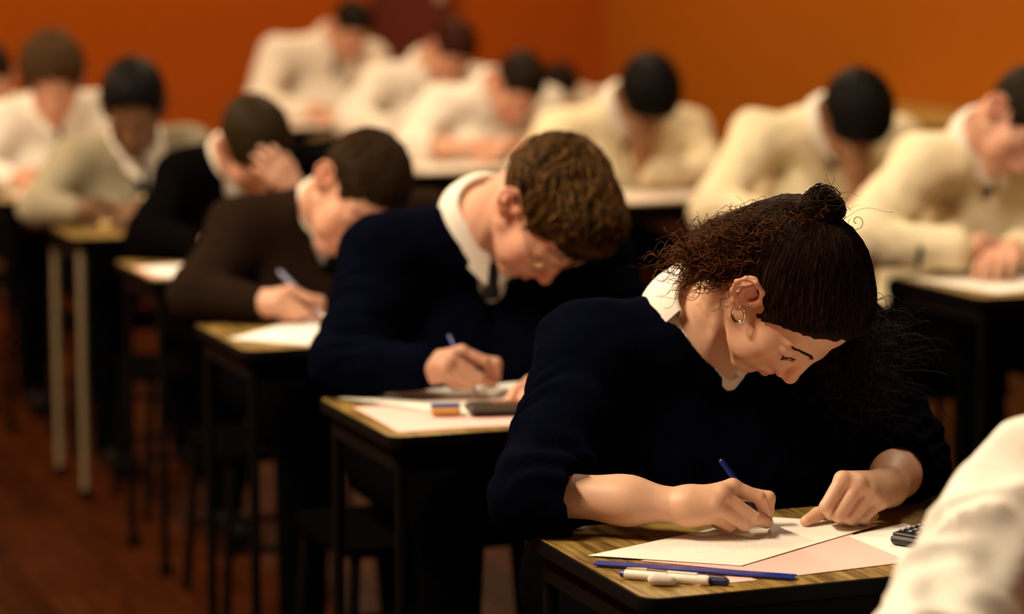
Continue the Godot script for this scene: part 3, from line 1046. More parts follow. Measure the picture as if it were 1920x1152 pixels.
# lays a strand on the surface of the hair below it
func drape(f: Field, fr: Transform3D, pts: PackedVector3Array, lift_by: float) -> PackedVector3Array:
	var all := PackedInt32Array(range(f.kind.size()))
	var c := fr * Vector3(0, .030, -.010)
	for i in pts.size():
		var p := fr * pts[i]
		var out := (p - c).normalized()
		for k in 2:
			p -= out * f.at(p, all)
		pts[i] = p + out * lift_by
	return pts

# keeps a loose strand out of the skin
func keep_out(f: Field, pts: PackedVector3Array) -> PackedVector3Array:
	var all := PackedInt32Array(range(f.kind.size()))
	for i in pts.size():
		var e := f.at(pts[i], all)
		if e < -.010:
			return PackedVector3Array()
		if e < .003:
			var p := pts[i]
			var n := Vector3(f.at(p + Vector3(.002, 0, 0), all) - e, f.at(p + Vector3(0, .002, 0), all) - e, f.at(p + Vector3(0, 0, .002), all) - e).normalized()
			pts[i] = p + n * (.0042 - e)
	return pts

func cuff_patch(rec: Dictionary, n: Node3D) -> void:
	var j: Dictionary = rec.j
	var along: Vector3 = (j.rwri - j.relb).normalized()
	var c: Vector3 = j.relb.lerp(j.rwri, .62)
	var side := along.cross(Vector3.UP).normalized()
	var up := side.cross(along)
	var g := Geo.new()
	var rows := []
	for w: float in [-.006, .006]:
		var line := []
		for i in 13:
			var a := lerpf(-.95, .15, i / 12.0)
			line.append(c + along * w + (side * cos(a) + up * sin(a)) * .0555)
		rows.append(line)
	g.sheet(rows, .002)
	var m := part("cuff_patch", g, mat_tie, n)
	m.set_meta("label", "small dark patch on the right sleeve")

func lift(p: Vector3, y: float) -> Vector3:
	return Vector3(p.x, maxf(p.y, y), p.z)

func plan(key: String, o: Dictionary) -> Dictionary:
	var j: Dictionary = PEOPLE[key].duplicate()
	var t := torso_axes(j)
	var fr := head_frame(j)
	var s: float = j.size
	var female: bool = o.get("female", false)
	var fine: float = o.fine
	var coarse: float = o.coarse
	var rec := {"key": key, "j": j, "t": t, "o": o, "frame": fr}
	# head and neck
	var f := new_field(fine, fr, s)
	head_shape(f, female)
	f.frame = Transform3D()
	f.size = 1.0
	var thick := .048 if female else .054
	f.cone(fr * Vector3(0, -.040, -.030), j.neck, thick * s, (thick + .004) * s, .035)
	for q in [-1.0, 1.0]:
		f.cone(fr * Vector3(.056 * q, -.028, -.024), j.neck + t.out * .055 + t.across * .016 * q - t.up * .01, .012, .010, .02)
	f.cone(j.neck + t.out * .0, j.neck + t.out * .035 - t.up * .10, .055, .06, .05)
	if female:
		f.flat(t.m - t.up * .01, t.m - t.up * .10, .100, .132, t.out, .70, .03)
	rec.head = f
	# hands
	var hs: float = o.get("hand", 1.1)
	var rh: Dictionary
	if key == "girl":
		rh = WRITING_HAND
		rec.rhand = rh
	elif o.get("right", "write") == "write":
		rh = moved_hand(WRITING_HAND, j.rwri, hs, Basis(Vector3.UP, o.get("rturn", 0.0)))
	else:
		rh = open_hand(j.rwri, o.rdir, o.rback, hs, false)
	var lh: Dictionary
	if key == "girl":
		lh = RESTING_FIST
	elif o.has("ldir"):
		lh = open_hand(j.lwri, o.ldir, o.lback, hs, true, o.get("lcurl", 1.0))
	else:
		lh = open_hand(j.lwri, Vector3(-.75, -.12, .55), Vector3(-.1, 1, .1), hs, true)
	rec.rh = rh
	rec.lh = lh
	var arm := .032 if female else .036
	f = new_field(fine)
	hand_shape(f, rh, .94 if female else hs * .95, j.relb, arm)
	rec.righthand = f
	f = new_field(fine)
	hand_shape(f, lh, .94 if female else hs * .95, j.lelb, arm)
	rec.lefthand = f
	# the rest of the body, under the clothes
	f = new_field(.018)
	torso_shape(f, j, t, -.026)
	f.cone(j.rsh, j.relb, .045, .036, .03)
	f.cone(j.lsh, j.lelb, .045, .036, .03)
	var hip := [t.pelvis - t.across * .09 + Vector3(0, -.035, .03), t.pelvis + t.across * .09 + Vector3(0, -.035, .03)]
	var knee := [Vector3(hip[0].x - .02, .50, .02), Vector3(hip[1].x + .02, .50, .02)]
	var foot := [Vector3(knee[0].x, .10, .0 + o.get("feet", 0.0)), Vector3(knee[1].x, .10, .03 + o.get("feet", 0.0))]
	for i in 2:
		f.cone(hip[i], knee[i], .070, .050, .03)
		f.cone(knee[i], foot[i], .048, .034, .02)
	rec.core = f
	# trousers or skirt, and shoes
	f = new_field(.016)
	f.flat(t.pelvis + Vector3(0, -.01, 0), t.pelvis + t.up * .10, .168, .155, t.out, .74, .03)
	for i in 2:
		f.cone(hip[i], knee[i], .086, .066, .03)
		f.cone(knee[i], foot[i] + Vector3(0, -.02, 0), .064, .052, .02)
	rec.trousers = f
	rec.shoes = []
	for i in 2:
		f = new_field(.011)
		var p: Vector3 = foot[i]
		f.flat(Vector3(p.x, .045, p.z - .045), Vector3(p.x, .040, p.z + .155), .040, .042, Vector3.UP, .85, .02)
		f.cone(Vector3(p.x, .055, p.z - .02), Vector3(p.x, .10, p.z - .02), .042, .040, .02)
		rec.shoes.append(f)
	# the top: torso and sleeves, opened at the neck
	f = new_field(coarse)
	torso_shape(f, j, t, 0.0)
	if female:
		f.ball(t.m + t.out * .06 - t.up * .13, Vector3(.14, .08, .08), .06, false, Basis(t.across, t.up, t.out))
	f.cone(Vector3(t.m.x - .11, .735, -.125), Vector3(t.m.x + .11, .735, -.125), .105, .105, .07)
	var loose: float = o.get("loose", 0.0)
	f.cone(j.rsh, j.relb, .066 + loose, .056 + loose, .045)
	f.cone(j.lsh, j.lelb, .066 + loose, .056 + loose, .045)
	var rcuff: Vector3 = j.relb.lerp(j.rwri, o.get("rsleeve", .94))
	var lcuff: Vector3 = j.lelb.lerp(j.lwri, o.get("lsleeve", .94))
	var cuff: float = o.get("cuff", .040)
	f.cone(j.relb, rcuff, .054 + loose, cuff + loose * .5, .02)
	f.cone(j.lelb, lcuff, .054 + loose, cuff + loose * .5, .02)
	if o.get("sleeve_cut", false):
		var rd: Vector3 = (j.rwri - j.relb).normalized()
		f.cone(rcuff + rd * .075, rcuff + rd * .10, .075, .075, .006, true)
		var ld: Vector3 = (j.lwri - j.lelb).normalized()
		f.cone(lcuff + ld * .070, lcuff + ld * .10, .072, .072, .006, true)
	var nd: Vector3 = (fr * Vector3(0, -.04, -.02) - j.neck).normalized()
	if o.get("vneck", true):
		var tip: Vector3 = o.get("vtip", j.neck + t.out * .22 - t.up * o.get("vdrop", .105))
		if not o.has("vtip"):
			var all := PackedInt32Array(range(f.kind.size()))
			var gone := 0.0
			while gone < .2:
				var e := f.at(tip, all)
				if e < .001:
					break
				gone += e * .7
				tip -= t.out * e * .7
		rec.vtip = tip
		f.cone(j.neck - nd * .01, j.neck + nd * .10, o.get("opening", .064), .075, .012, true)
		f.flat(j.neck + nd * .02, tip, o.get("vwide", .058), .003, t.out, 2.2, .004, true)
	else:
		f.cone(j.neck + nd * .035, j.neck + nd * .12, .062, .085, .012, true)
	f.noise = FastNoiseLite.new()
	f.noise.seed = hash(key) % 1000
	f.noise.frequency = o.get("crease_scale", 7.0)
	f.noise.fractal_octaves = 2
	f.amp = o.get("crease", .006)
	for q: Array in [[j.rsh, j.relb], [j.lsh, j.lelb]]:
		var along: Vector3 = (q[1] - q[0])
		f.folds.append([q[0] + along * .42, along * .62, .11, 3.4, o.get("ruck", .0028)])
	rec.top = f
	if o.get("vneck", true):
		f = new_field(maxf(coarse * .75, .007))
		torso_shape(f, j, t, -.010, false)
		if female:
			f.ball(t.m + t.out * .06 - t.up * .13, Vector3(.13, .07, .07), .06, false, Basis(t.across, t.up, t.out))
		f.cone(j.neck + nd * .03, j.neck + nd * .12, .058, .08, .008, true)
		if female:
			f.flat(j.neck + nd * .03, o.shirt_tip, .046, .004, t.out, 2.6, .003, true)
		rec.under = f
	if o.get("tie", false):
		rec.tie = true
	f = new_field(o.get("hair_cell", maxf(fine * 1.3, .004)), fr, s)
	if female:
		girl_hair_shape(f)
	else:
		hair_cap(f, o.get("hair", {}))
	f.noise = FastNoiseLite.new()
	f.noise.seed = 5 + hash(key) % 100
	f.noise.frequency = o.get("hair_scale", 45.0)
	f.amp = o.get("hair_rough", .005)
	rec.hair = f
	return rec

func finish(rec: Dictionary, label: String, group: String) -> Node3D:
	var o: Dictionary = rec.o
	var j: Dictionary = rec.j
	var n := base("person", seat_at(j.seat), label, "person", group)
	var g := Geo.new()
	g.field(rec.core)
	g.field(rec.head, skin_paint(rec.frame))
	g.field(rec.righthand)
	g.field(rec.lefthand)
	part("body", g, o.skin, n)
	g = Geo.new()
	g.field(rec.top)
	part(o.get("top_name", "sweater"), g, o.top, n)
	if rec.has("under"):
		g = Geo.new()
		g.field(rec.under)
		part("shirt", g, o.collar_mat, n)
	g = collar(j, rec.t, o.collar)
	part("collar", g, o.collar_mat, n)
	if rec.has("tie"):
		part("tie", tie_shape(rec), o.tie_mat, n)
	g = Geo.new()
	g.field(rec.trousers)
	part("trousers" if not o.get("female", false) else "skirt", g, o.trousers, n)
	for f: Field in rec.shoes:
		g = Geo.new()
		g.field(f)
		part("shoe", g, mat_shoe, n)
	g = Geo.new()
	g.tint = o.get("hair_tint", Color(.02, .012, .008))
	g.field(rec.hair)
	if o.has("strands"):
		o.strands.call(g, rec)
	part("hair", g, mat_hair, n)
	if o.has("brow"):
		face_hair(rec, n, o.brow, o.brow_thick, o.brow_count)
	return n

# a knotted tie that lies on the shirt front
func tie_shape(rec: Dictionary) -> Geo:
	var j: Dictionary = rec.j
	var t: Dictionary = rec.t
	var f: Field = rec.under if rec.has("under") else rec.top
	var all := PackedInt32Array(range(f.kind.size()))
	var rows := []
	var width := [.010, .017, .018, .012, .013, .016, .018]
	var bulge := [.010, .015, .016, .010, .005, .004, .002]
	for i in 7:
		var p: Vector3 = j.neck + t.out * .16 + t.up * (.050 - i * .022)
		var gone := 0.0
		while gone < .14:
			var e := f.at(p, all)
			if e < .001:
				break
			gone += e * .7
			p -= t.out * e * .7
		var line := []
		for x in 7:
			var u := x / 3.0 - 1.0
			line.append(p + t.across * width[i] * u + t.out * (bulge[i] * (1.0 - u * u * .8) + .002))
		if not rec.has("vtip") or i < 3 or (p - rec.vtip).dot(t.up) > .004:
			rows.append(line)
	rows.reverse()
	var g := Geo.new()
	g.sheet(rows, .003)
	return g

# ---------------------------------------------------------------- the girl's hair, in her head's axes
const BUN := Vector3(.004, .082, -.084)

func girl_hair_shape(f: Field) -> void:
	f.ball(Vector3(0, .042, -.010), Vector3(.080, .091, .098), .02)
	f.ball(Vector3(0, .062, .034), Vector3(.068, .056, .060), .02)
	f.ball(Vector3(0, -.012, .092), Vector3(.098, .108, .084), .006, true)
	f.ball(Vector3(0, -.126, .020), Vector3(.12, .085, .10), .010, true)
	for s: float in [-1.0, 1.0]:
		f.ball(Vector3(.090 * s, -.008, .006), Vector3(.031, .034, .024), .008, true)
	# curls gathered behind the head and down the nape
	f.ball(Vector3(0, .020, -.092), Vector3(.060, .062, .038), .03)
	f.ball(Vector3(-.012, -.050, -.092), Vector3(.062, .056, .036), .03)
	f.ball(Vector3(-.022, -.085, -.076), Vector3(.050, .034, .032), .03)
	f.ball(Vector3(-.046, -.030, -.066), Vector3(.028, .055, .026), .02)

func girl_strands(g: Geo, rec: Dictionary) -> void:
	var rng := RandomNumberGenerator.new()
	rng.seed = 11
	# combed back from the hairline to the knot
	for i in 2600:
		var w := rng.randf_range(-1.75, 1.75)
		var from := hairline(absf(w) / 1.75, signf(w))
		if rng.randf() < .5:
			from = from.lerp(BUN, rng.randf_range(.1, .6))
		g.tint = hair_tone(rng, Color(.007, .0030, .0016), Color(.040, .016, .007), .10)
		g.strand(drape(rec.hair, rec.frame, lock(from, BUN + Vector3(rng.randf_range(-.012, .012), rng.randf_range(-.01, .01), 0), .005, rng.randf_range(.005, .03), rng.randf_range(.5, 1.2), rng.randf() * TAU, 12, .97), rng.randf_range(.0004, .0022)), .0008, .0006)
	g.frame = rec.frame
	# the small knot
	for i in 420:
		var a := rng.randf() * TAU
		var tilt := Basis(Vector3(rng.randfn(), rng.randfn(), rng.randfn()).normalized(), rng.randf_range(-.9, .9))
		var axis := tilt * Basis(Vector3.RIGHT, -.7) * Vector3.UP
		var side := axis.cross(Vector3(.2, .1, 1)).normalized()
		var up := axis.cross(side)
		var pts := PackedVector3Array()
		var r := rng.randf_range(.008, .029)
		var rise := rng.randf_range(-.008, .014)
		for q in 12:
			var v := a + q * .42
			pts.append(BUN + Vector3(0, .014, -.017) + (side * cos(v) + up * sin(v)) * r * (1.0 + .1 * sin(q)) + axis * rise)
		g.tint = hair_tone(rng, Color(.010, .004, .002), Color(.05, .02, .008), .1)
		g.strand(pts, .0010, .0006)
	# loose ends out of the knot
	for i in 26:
		var d := Vector3(rng.randfn() * .6, .7 + rng.randfn() * .4, -.9 + rng.randfn() * .5).normalized()
		g.tint = Color(.03, .013, .006)
		g.strand(curl(BUN + Vector3(0, .010, -.014), d * rng.randf_range(.03, .05), Vector3.ZERO, .006, rng.randf_range(.6, 1.4), rng.randf() * TAU, 12), .0006, .0003)
	g.frame = Transform3D()
	var fr: Transform3D = rec.frame
	# the curls behind
	for i in 1500:
		var t := rng.randf()
		var spine := BUN.lerp(Vector3(-.012, .012, -.100), minf(t * 2.2, 1.0)).lerp(Vector3(-.030, -.084, -.080), maxf(0.0, (t - .45) / .55))
		var off := Vector3(rng.randfn() * .027, rng.randfn() * .016, rng.randfn() * .011)
		var go := Vector3(-.010 + rng.randfn() * .025, -.036 + rng.randfn() * .020, .004 + rng.randfn() * .014)
		g.tint = hair_tone(rng, Color(.016, .0055, .0025), Color(.15, .050, .014), .30)
		g.strand(keep_out(rec.head, fr * curl(spine + off, go, Vector3(0, -.01, 0), rng.randf_range(.003, .009), rng.randf_range(1.2, 3.2), rng.randf() * TAU, 22)), .00075, .0004)
	# the curls behind her right ear and down the side of the neck
	for i in 700:
		var from := Vector3(-.050 + rng.randfn() * .014, .040 - rng.randf() * .10, -.066 + rng.randfn() * .012)
		var go := Vector3(-.008 + rng.randfn() * .014, -.036 + rng.randfn() * .016, rng.randfn() * .014)
		g.tint = hair_tone(rng, Color(.016, .0055, .0025), Color(.15, .050, .014), .30)
		g.strand(keep_out(rec.head, fr * curl(from, go, Vector3(0, -.01, 0), rng.randf_range(.003, .008), rng.randf_range(1.2, 2.8), rng.randf() * TAU, 22)), .00075, .0004)
	# a frizz of single hairs
	for i in 260:
		var t := rng.randf()
		var spine := BUN.lerp(Vector3(-.012, .012, -.104), minf(t * 2.2, 1.0)).lerp(Vector3(-.030, -.088, -.084), maxf(0.0, (t - .45) / .55))
		var go := Vector3(rng.randfn() * .035, -.03 + rng.randfn() * .03, -.010 + rng.randfn() * .012)
		g.tint = hair_tone(rng, Color(.05, .02, .008), Color(.16, .06, .02), .3)
		g.strand(keep_out(rec.head, fr * curl(spine + Vector3(rng.randfn() * .03, 0, 0), go, Vector3.ZERO, rng.randf_range(.004, .010), rng.randf_range(.8, 2.0), rng.randf() * TAU, 18)), .0004, .00025)
	# fine hairs over the forehead and temples
	for i in 0:
		var w := rng.randf_range(-1.5, 1.5)
		var from := Vector3(sin(w) * .072, .075 * cos(w * .8), .09 * cos(w))
		g.tint = Color(.03, .012, .006)
		g.strand(fr * curl(from, Vector3(rng.randfn() * .02, .02 + rng.randfn() * .02, .02 * cos(w) + rng.randfn() * .012), Vector3(0, -.01, .006), .004, .8, rng.randf() * TAU, 10), .00035, .0002)
	g.frame = Transform3D()
	# the long curls that hang down on her left side
	for i in 380:
		var from: Vector3 = rec.frame * Vector3(.066 + rng.randfn() * .006, .000 + rng.randfn() * .025, .030 + rng.randfn() * .02)
		var to := Vector3(.178 + rng.randfn() * .028, .815 + pow(rng.randf(), .7) * .19, .085 + rng.randfn() * .024)
		g.tint = hair_tone(rng, Color(.005, .002, .0012), Color(.06, .018, .005), .08)
		g.strand(curl(from, to - from, Vector3(rng.randfn() * .04, 0, rng.randfn() * .02), rng.randf_range(.006, .020), rng.randf_range(1.5, 3.2), rng.randf() * TAU, 30), .0006, .0003)

# the line where the hair starts, from the middle of the forehead (0) round the ear to the nape (1)
func hairline(t: float, side: float) -> Vector3:
	var pts := [Vector3(0, .084, .094), Vector3(.030, .080, .088), Vector3(.052, .062, .070), Vector3(.068, .040, .044), Vector3(.074, .020, .018), Vector3(.076, .016, -.022), Vector3(.066, -.030, -.050), Vector3(.040, -.062, -.075)]
	var k := minf(t * 7.0, 6.999)
	var p: Vector3 = pts[int(k)].lerp(pts[int(k) + 1], k - int(k))
	p.x *= side
	return p

func hair_tone(rng: RandomNumberGenerator, dark: Color, light: Color, share: float) -> Color:
	return dark.lerp(light, pow(rng.randf(), 1.0 / maxf(share, .05) * .35))

# ---------------------------------------------------------------- solid shapes as distance fields, meshed as surface nets
class Field:
	var kind := PackedInt32Array()      # 0 tapered capsule, 1 flattened capsule, 2 ellipsoid
	var cuts := PackedByteArray()
	var a := PackedVector3Array()
	var d := PackedVector3Array()
	var il := PackedFloat32Array()
	var r1 := PackedFloat32Array()
	var dr := PackedFloat32Array()
	var k := PackedFloat32Array()
	var m0 := PackedVector3Array()
	var m1 := PackedVector3Array()
	var m2 := PackedVector3Array()
	var ir := PackedVector3Array()
	var frame := Transform3D()
	var size := 1.0
	var cell := 0.012
	var lo := Vector3.INF
	var hi := -Vector3.INF
	var noise: FastNoiseLite
	var amp := 0.0
	var folds := []                      # [from, to, reach, waves, depth]: rucks round a sleeve
	var verts := PackedVector3Array()
	var norms := PackedVector3Array()
	var index := PackedInt32Array()

	func _init(c := 0.012, f := Transform3D(), s := 1.0) -> void:
		cell = c
		frame = f
		size = s

	func put(t: int, cut: bool, p: Vector3, along: Vector3, ra: float, rb: float, blend: float, x: Vector3, y: Vector3, z: Vector3, inv: Vector3, reach: Vector3) -> void:
		kind.append(t)
		cuts.append(1 if cut else 0)
		a.append(p)
		d.append(along)
		il.append(1.0 / maxf(along.length_squared(), 1e-9))
		r1.append(ra)
		dr.append(rb - ra)
		k.append(maxf(blend, 1e-5))
		m0.append(x)
		m1.append(y)
		m2.append(z)
		ir.append(inv)
		if not cut:
			lo = lo.min(p - reach).min(p + along - reach)
			hi = hi.max(p + reach).max(p + along + reach)

	func cone(p: Vector3, q: Vector3, ra: float, rb: float, blend := 0.02, cut := false) -> void:
		p = frame * p
		q = frame * q
		ra *= size
		rb *= size
		put(0, cut, p, q - p, ra, rb, blend * size, Vector3.ZERO, Vector3.ZERO, Vector3.ZERO, Vector3.ONE, Vector3.ONE * maxf(ra, rb))

	func flat(p: Vector3, q: Vector3, ra: float, rb: float, n: Vector3, thin: float, blend := 0.02, cut := false) -> void:
		p = frame * p
		q = frame * q
		n = (frame.basis * n).normalized()
		ra *= size
		rb *= size
		put(1, cut, p, q - p, ra, rb, blend * size, n, n * (1.0 / thin - 1.0), Vector3.ZERO, Vector3.ONE * thin, Vector3.ONE * maxf(ra, rb))

	func ball(c: Vector3, r: Vector3, blend := 0.02, cut := false, turn := Basis()) -> void:
		c = frame * c
		var b := frame.basis.orthonormalized() * turn
		r *= size
		put(2, cut, c, Vector3.ZERO, 0.0, 0.0, blend * size, b.x / r.x, b.y / r.y, b.z / r.z, Vector3(1.0 / r.x, 1.0 / r.y, 1.0 / r.z), Vector3.ONE * maxf(r.x, maxf(r.y, r.z)))

	func one(i: int, p: Vector3) -> float:
		var q := p - a[i]
		if kind[i] == 2:
			q = Vector3(q.dot(m0[i]), q.dot(m1[i]), q.dot(m2[i]))
			var l := q.length()
			return l * (l - 1.0) / maxf((q * ir[i]).length(), 1e-6)
		var h := clampf(q.dot(d[i]) * il[i], 0.0, 1.0)
		q -= d[i] * h
		if kind[i] == 1:
			q += m1[i] * q.dot(m0[i])
			return (q.length() - r1[i] - dr[i] * h) * 0.75
		return q.length() - r1[i] - dr[i] * h

	func at(p: Vector3, use: PackedInt32Array) -> float:
		var v := 1e3
		for i in use:
			var q := p - a[i]
			var e: float
			var t := kind[i]
			if t == 2:
				q = Vector3(q.dot(m0[i]), q.dot(m1[i]), q.dot(m2[i]))
				var l := q.length()
				e = l * (l - 1.0) / maxf((q * ir[i]).length(), 1e-6)
			else:
				var along := d[i]
				var h := clampf(q.dot(along) * il[i], 0.0, 1.0)
				q -= along * h
				if t == 1:
					q += m1[i] * q.dot(m0[i])
					e = (q.length() - r1[i] - dr[i] * h) * 0.75
				else:
					e = q.length() - r1[i] - dr[i] * h
			var s := k[i]
			if cuts[i]:
				var w := maxf(s - absf(v + e), 0.0) / s
				v = maxf(v, -e) + w * w * s * 0.25
			else:
				var w := maxf(s - absf(v - e), 0.0) / s
				v = minf(v, e) - w * w * s * 0.25
		if amp > 0.0:
			v += amp * noise.get_noise_3dv(p)
		for f: Array in folds:
			var from: Vector3 = f[0]
			var along: Vector3 = f[1]
			var q := p - from
			var h := q.dot(along) / along.length_squared()
			if h > -0.3 and h < 1.3 and (q - along * h).length() < f[2]:
				var w: float = f[4] * smoothstep(-0.3, 0.1, h) * (1.0 - smoothstep(0.9, 1.3, h))
				var side := (q - along * h).normalized()
				v += w * sin(h * f[3] * TAU + 2.2 * side.x + 1.7 * side.y + 3.0 * sin(3.0 * side.z + h * 4.0))
		return v

	func build() -> void:
		var grow := Vector3.ONE * (cell * 2.0 + amp + 0.012)
		var from := lo - grow
		var n := Vector3i(((hi + grow - from) / (cell * 8.0)).ceil())
		var reach := cell * 8.0 * 0.87
		var all := PackedInt32Array(range(kind.size()))
		var seen := {}
		var edges := PackedInt64Array()
		var ends := PackedByteArray()
		var v := PackedFloat32Array()
		v.resize(729)
		for bz in n.z:
			for by in n.y:
				for bx in n.x:
					var origin := from + Vector3(bx, by, bz) * cell * 8.0
					var mid := origin + Vector3.ONE * cell * 4.0
					var use := PackedInt32Array()
					var near := false
					for i in all:
						var e := one(i, mid)
						if e < reach * 1.7 + k[i] * 2.0 + amp + 0.02:
							use.append(i)
							if not cuts[i]:
								near = true
					if not near:
						continue
					var middle := at(mid, use)
					if absf(middle) > reach * 1.4 + amp + 0.004:
						continue
					var c := 0
					var inside := 0
					for z in 9:
						for y in 9:
							for x in 9:
								var e := at(from + Vector3(bx * 8 + x, by * 8 + y, bz * 8 + z) * cell, use)
								v[c] = e
								if e < 0.0:
									inside += 1
								c += 1
					if inside == 0 or inside == 729:
						continue
					for z in 8:
						for y in 8:
							for x in 8:
								var o := x + y * 9 + z * 81
								var v0 := v[o]
								var v1 := v[o + 1]
								var v2 := v[o + 9]
								var v3 := v[o + 10]
								var v4 := v[o + 81]
								var v5 := v[o + 82]
								var v6 := v[o + 90]
								var v7 := v[o + 91]
								var s0 := v0 < 0.0
								if s0 == (v1 < 0.0) and s0 == (v2 < 0.0) and s0 == (v3 < 0.0) and s0 == (v4 < 0.0) and s0 == (v5 < 0.0) and s0 == (v6 < 0.0) and s0 == (v7 < 0.0):
									continue
								var sum := Vector3.ZERO
								var count := 0
								if s0 != (v1 < 0.0): sum += Vector3(v0 / (v0 - v1), 0, 0); count += 1
								if (v2 < 0.0) != (v3 < 0.0): sum += Vector3(v2 / (v2 - v3), 1, 0); count += 1
								if (v4 < 0.0) != (v5 < 0.0): sum += Vector3(v4 / (v4 - v5), 0, 1); count += 1
								if (v6 < 0.0) != (v7 < 0.0): sum += Vector3(v6 / (v6 - v7), 1, 1); count += 1
								if s0 != (v2 < 0.0): sum += Vector3(0, v0 / (v0 - v2), 0); count += 1
								if (v1 < 0.0) != (v3 < 0.0): sum += Vector3(1, v1 / (v1 - v3), 0); count += 1
								if (v4 < 0.0) != (v6 < 0.0): sum += Vector3(0, v4 / (v4 - v6), 1); count += 1
								if (v5 < 0.0) != (v7 < 0.0): sum += Vector3(1, v5 / (v5 - v7), 1); count += 1
								if s0 != (v4 < 0.0): sum += Vector3(0, 0, v0 / (v0 - v4)); count += 1
								if (v1 < 0.0) != (v5 < 0.0): sum += Vector3(1, 0, v1 / (v1 - v5)); count += 1
								if (v2 < 0.0) != (v6 < 0.0): sum += Vector3(0, 1, v2 / (v2 - v6)); count += 1
								if (v3 < 0.0) != (v7 < 0.0): sum += Vector3(1, 1, v3 / (v3 - v7)); count += 1
								var g := Vector3(v1 + v3 + v5 + v7 - v0 - v2 - v4 - v6, v2 + v3 + v6 + v7 - v0 - v1 - v4 - v5, v4 + v5 + v6 + v7 - v0 - v1 - v2 - v3)
								var gx := bx * 8 + x
								var gy := by * 8 + y
								var gz := bz * 8 + z
								var key := gx | (gy << 16) | (gz << 32)
								seen[key] = verts.size()
								verts.append(origin + (Vector3(x, y, z) + sum / count) * cell)
								norms.append(g.normalized())
								if s0 != (v1 < 0.0):
									edges.append(key); ends.append(0 if s0 else 4)
								if s0 != (v2 < 0.0):
									edges.append(key); ends.append(1 if s0 else 5)
								if s0 != (v4 < 0.0):
									edges.append(key); ends.append(2 if s0 else 6)
		var step := [1, 1 << 16, 1 << 32]
		for i in edges.size():
			var key := edges[i]
			var axis := ends[i] & 3
			var u: int = step[(axis + 1) % 3]
			var w: int = step[(axis + 2) % 3]
			var i1: int = seen.get(key - u, -1)
			var i2: int = seen.get(key - u - w, -1)
			var i3: int = seen.get(key - w, -1)
			if i1 < 0 or i2 < 0 or i3 < 0:
				continue
			var i0: int = seen[key]
			if ends[i] < 4:
				index.append_array(PackedInt32Array([i0, i3, i2, i0, i2, i1]))
			else:
				index.append_array(PackedInt32Array([i0, i2, i3, i0, i1, i2]))


